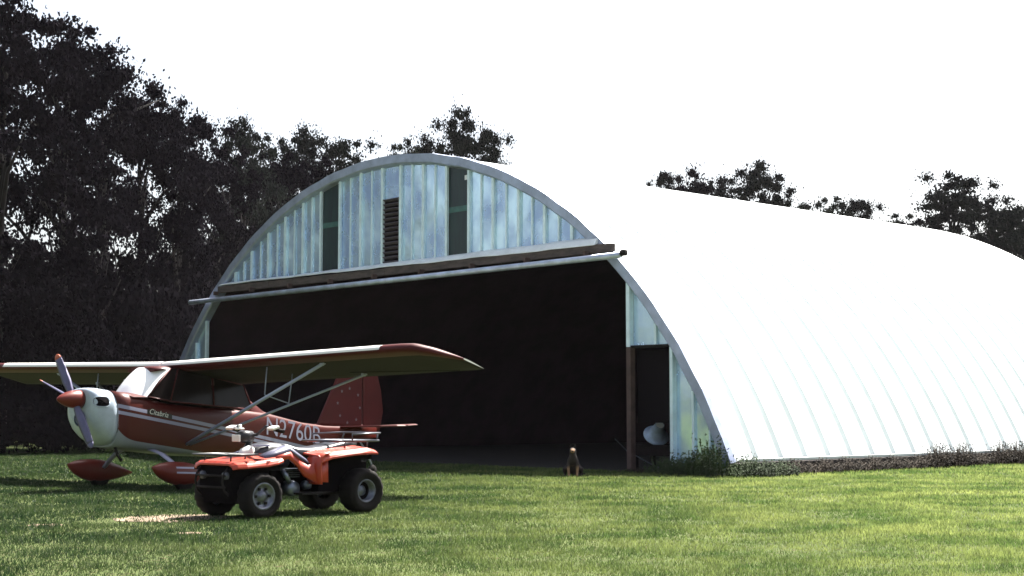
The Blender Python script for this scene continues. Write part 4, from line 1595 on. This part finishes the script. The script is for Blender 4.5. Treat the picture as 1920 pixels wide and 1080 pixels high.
for sg in (-1, 1):
    q = MB()
    q.loft([[(sg * 0.022, -0.085, 0.53), (sg * 0.062, -0.08, 0.52), (sg * 0.045, -0.065, 0.525)], [(sg * 0.03, -0.085, 0.575), (sg * 0.058, -0.082, 0.57), (sg * 0.045, -0.07, 0.57)], [(sg * 0.045, -0.085, 0.615), (sg * 0.047, -0.085, 0.615), (sg * 0.046, -0.083, 0.615)]], M['dark'])
    q.build('ear', dog)
    q = MB()
    q.lathe([(-0.008, .002), (-0.005, .008), (0.002, .009), (.006, .002)], M['black'], 'y', 10, (sg * 0.028, -0.162, 0.508))
    q.build('eye', dog)
q = MB()
q.lathe([(-0.014, .003), (-0.008, .013), (0.004, .015), (.01, .004)], M['black'], 'y', 12, (0, -0.256, 0.474))
q.build('nose', dog)


# ================================================================== things inside the small doorway
def hw_pt(s, yy, z=0.0):
    return HC + UX * s + AX * yy + Vector((0, 0, z))


bench_e = empty('workbench', hw_pt(1.95, 0.80), HROT, 'dark wooden workbench just inside the small doorway', 'workbench')
b = MB()
b.box((0, 0, 0.47), (1.5, 0.6, 0.05), M['darkwood'])
b.box((0, -0.27, 0.37), (1.4, 0.03, 0.15), M['darkwood'])
bevel(b.build('bench_top', bench_e), 0.005)
for x in (-0.68, 0.68):
    for yy in (-0.24, 0.24):
        q = MB()
        q.box((x, yy, 0.22), (0.07, 0.07, 0.44), M['darkwood'])
        q.build('leg', bench_e)
b = MB()
b.lathe([(0.0, 0.275), (0.008, 0.28), (0.02, 0.225), (0.05, 0.19), (0.32, 0.095), (0.325, 0.10), (0.33, 0.092)], M['bucket'], 'z', 32)
fn_ = empty('funnel', hw_pt(2.28, 0.74, 0.52), HROT, 'pale zinc funnel with a flared brim lying tilted on the workbench in the small doorway', 'funnel')
b.build('cone', fn_)
b = MB()
b.lathe([(0.322, 0.001), (0.322, 0.090)], M['bucketin'], 'z', 24)
b.build('lid', fn_)
fn_.rotation_euler = (R(22), R(44), HROT)
fn_.location.z = 0.66
fn_.scale = (0.88, 0.88, 0.95)
b = MB()
b.tube([hw_pt(3.49, 0.9, 0.58), hw_pt(2.9, 0.6, 0.37), hw_pt(1.75, 0.33, 0.04)], 0.011, M['chrome'], 6)
pole = b.build('pole')
tag(pole, 'thin grey pole leaning inside the hangar behind the door post', 'pole')

# ================================================================== GLARE VEIL
def glare_veil():  # thin volume added to lift the blacks like veiling glare
    m = bpy.data.materials.new('glare_veil')
    m.use_nodes = True
    t = m.node_tree
    for n in list(t.nodes):
        t.nodes.remove(n)
    v = t.nodes.new('ShaderNodeVolumePrincipled')
    v.inputs['Color'].default_value = (0.95, 0.88, 0.95, 1)
    v.inputs['Density'].default_value = 0.0001
    o = t.nodes.new('ShaderNodeOutputMaterial')
    t.links.new(v.outputs[0], o.inputs['Volume'])
    b = MB()
    b.box((5, 45, 9), (160, 110, 20), m)
    h = b.build('glare_veil')
    tag(h, 'thin veil of glare added over the field to lift the dark tones', 'glare_veil', None, 'stuff')


glare_veil()
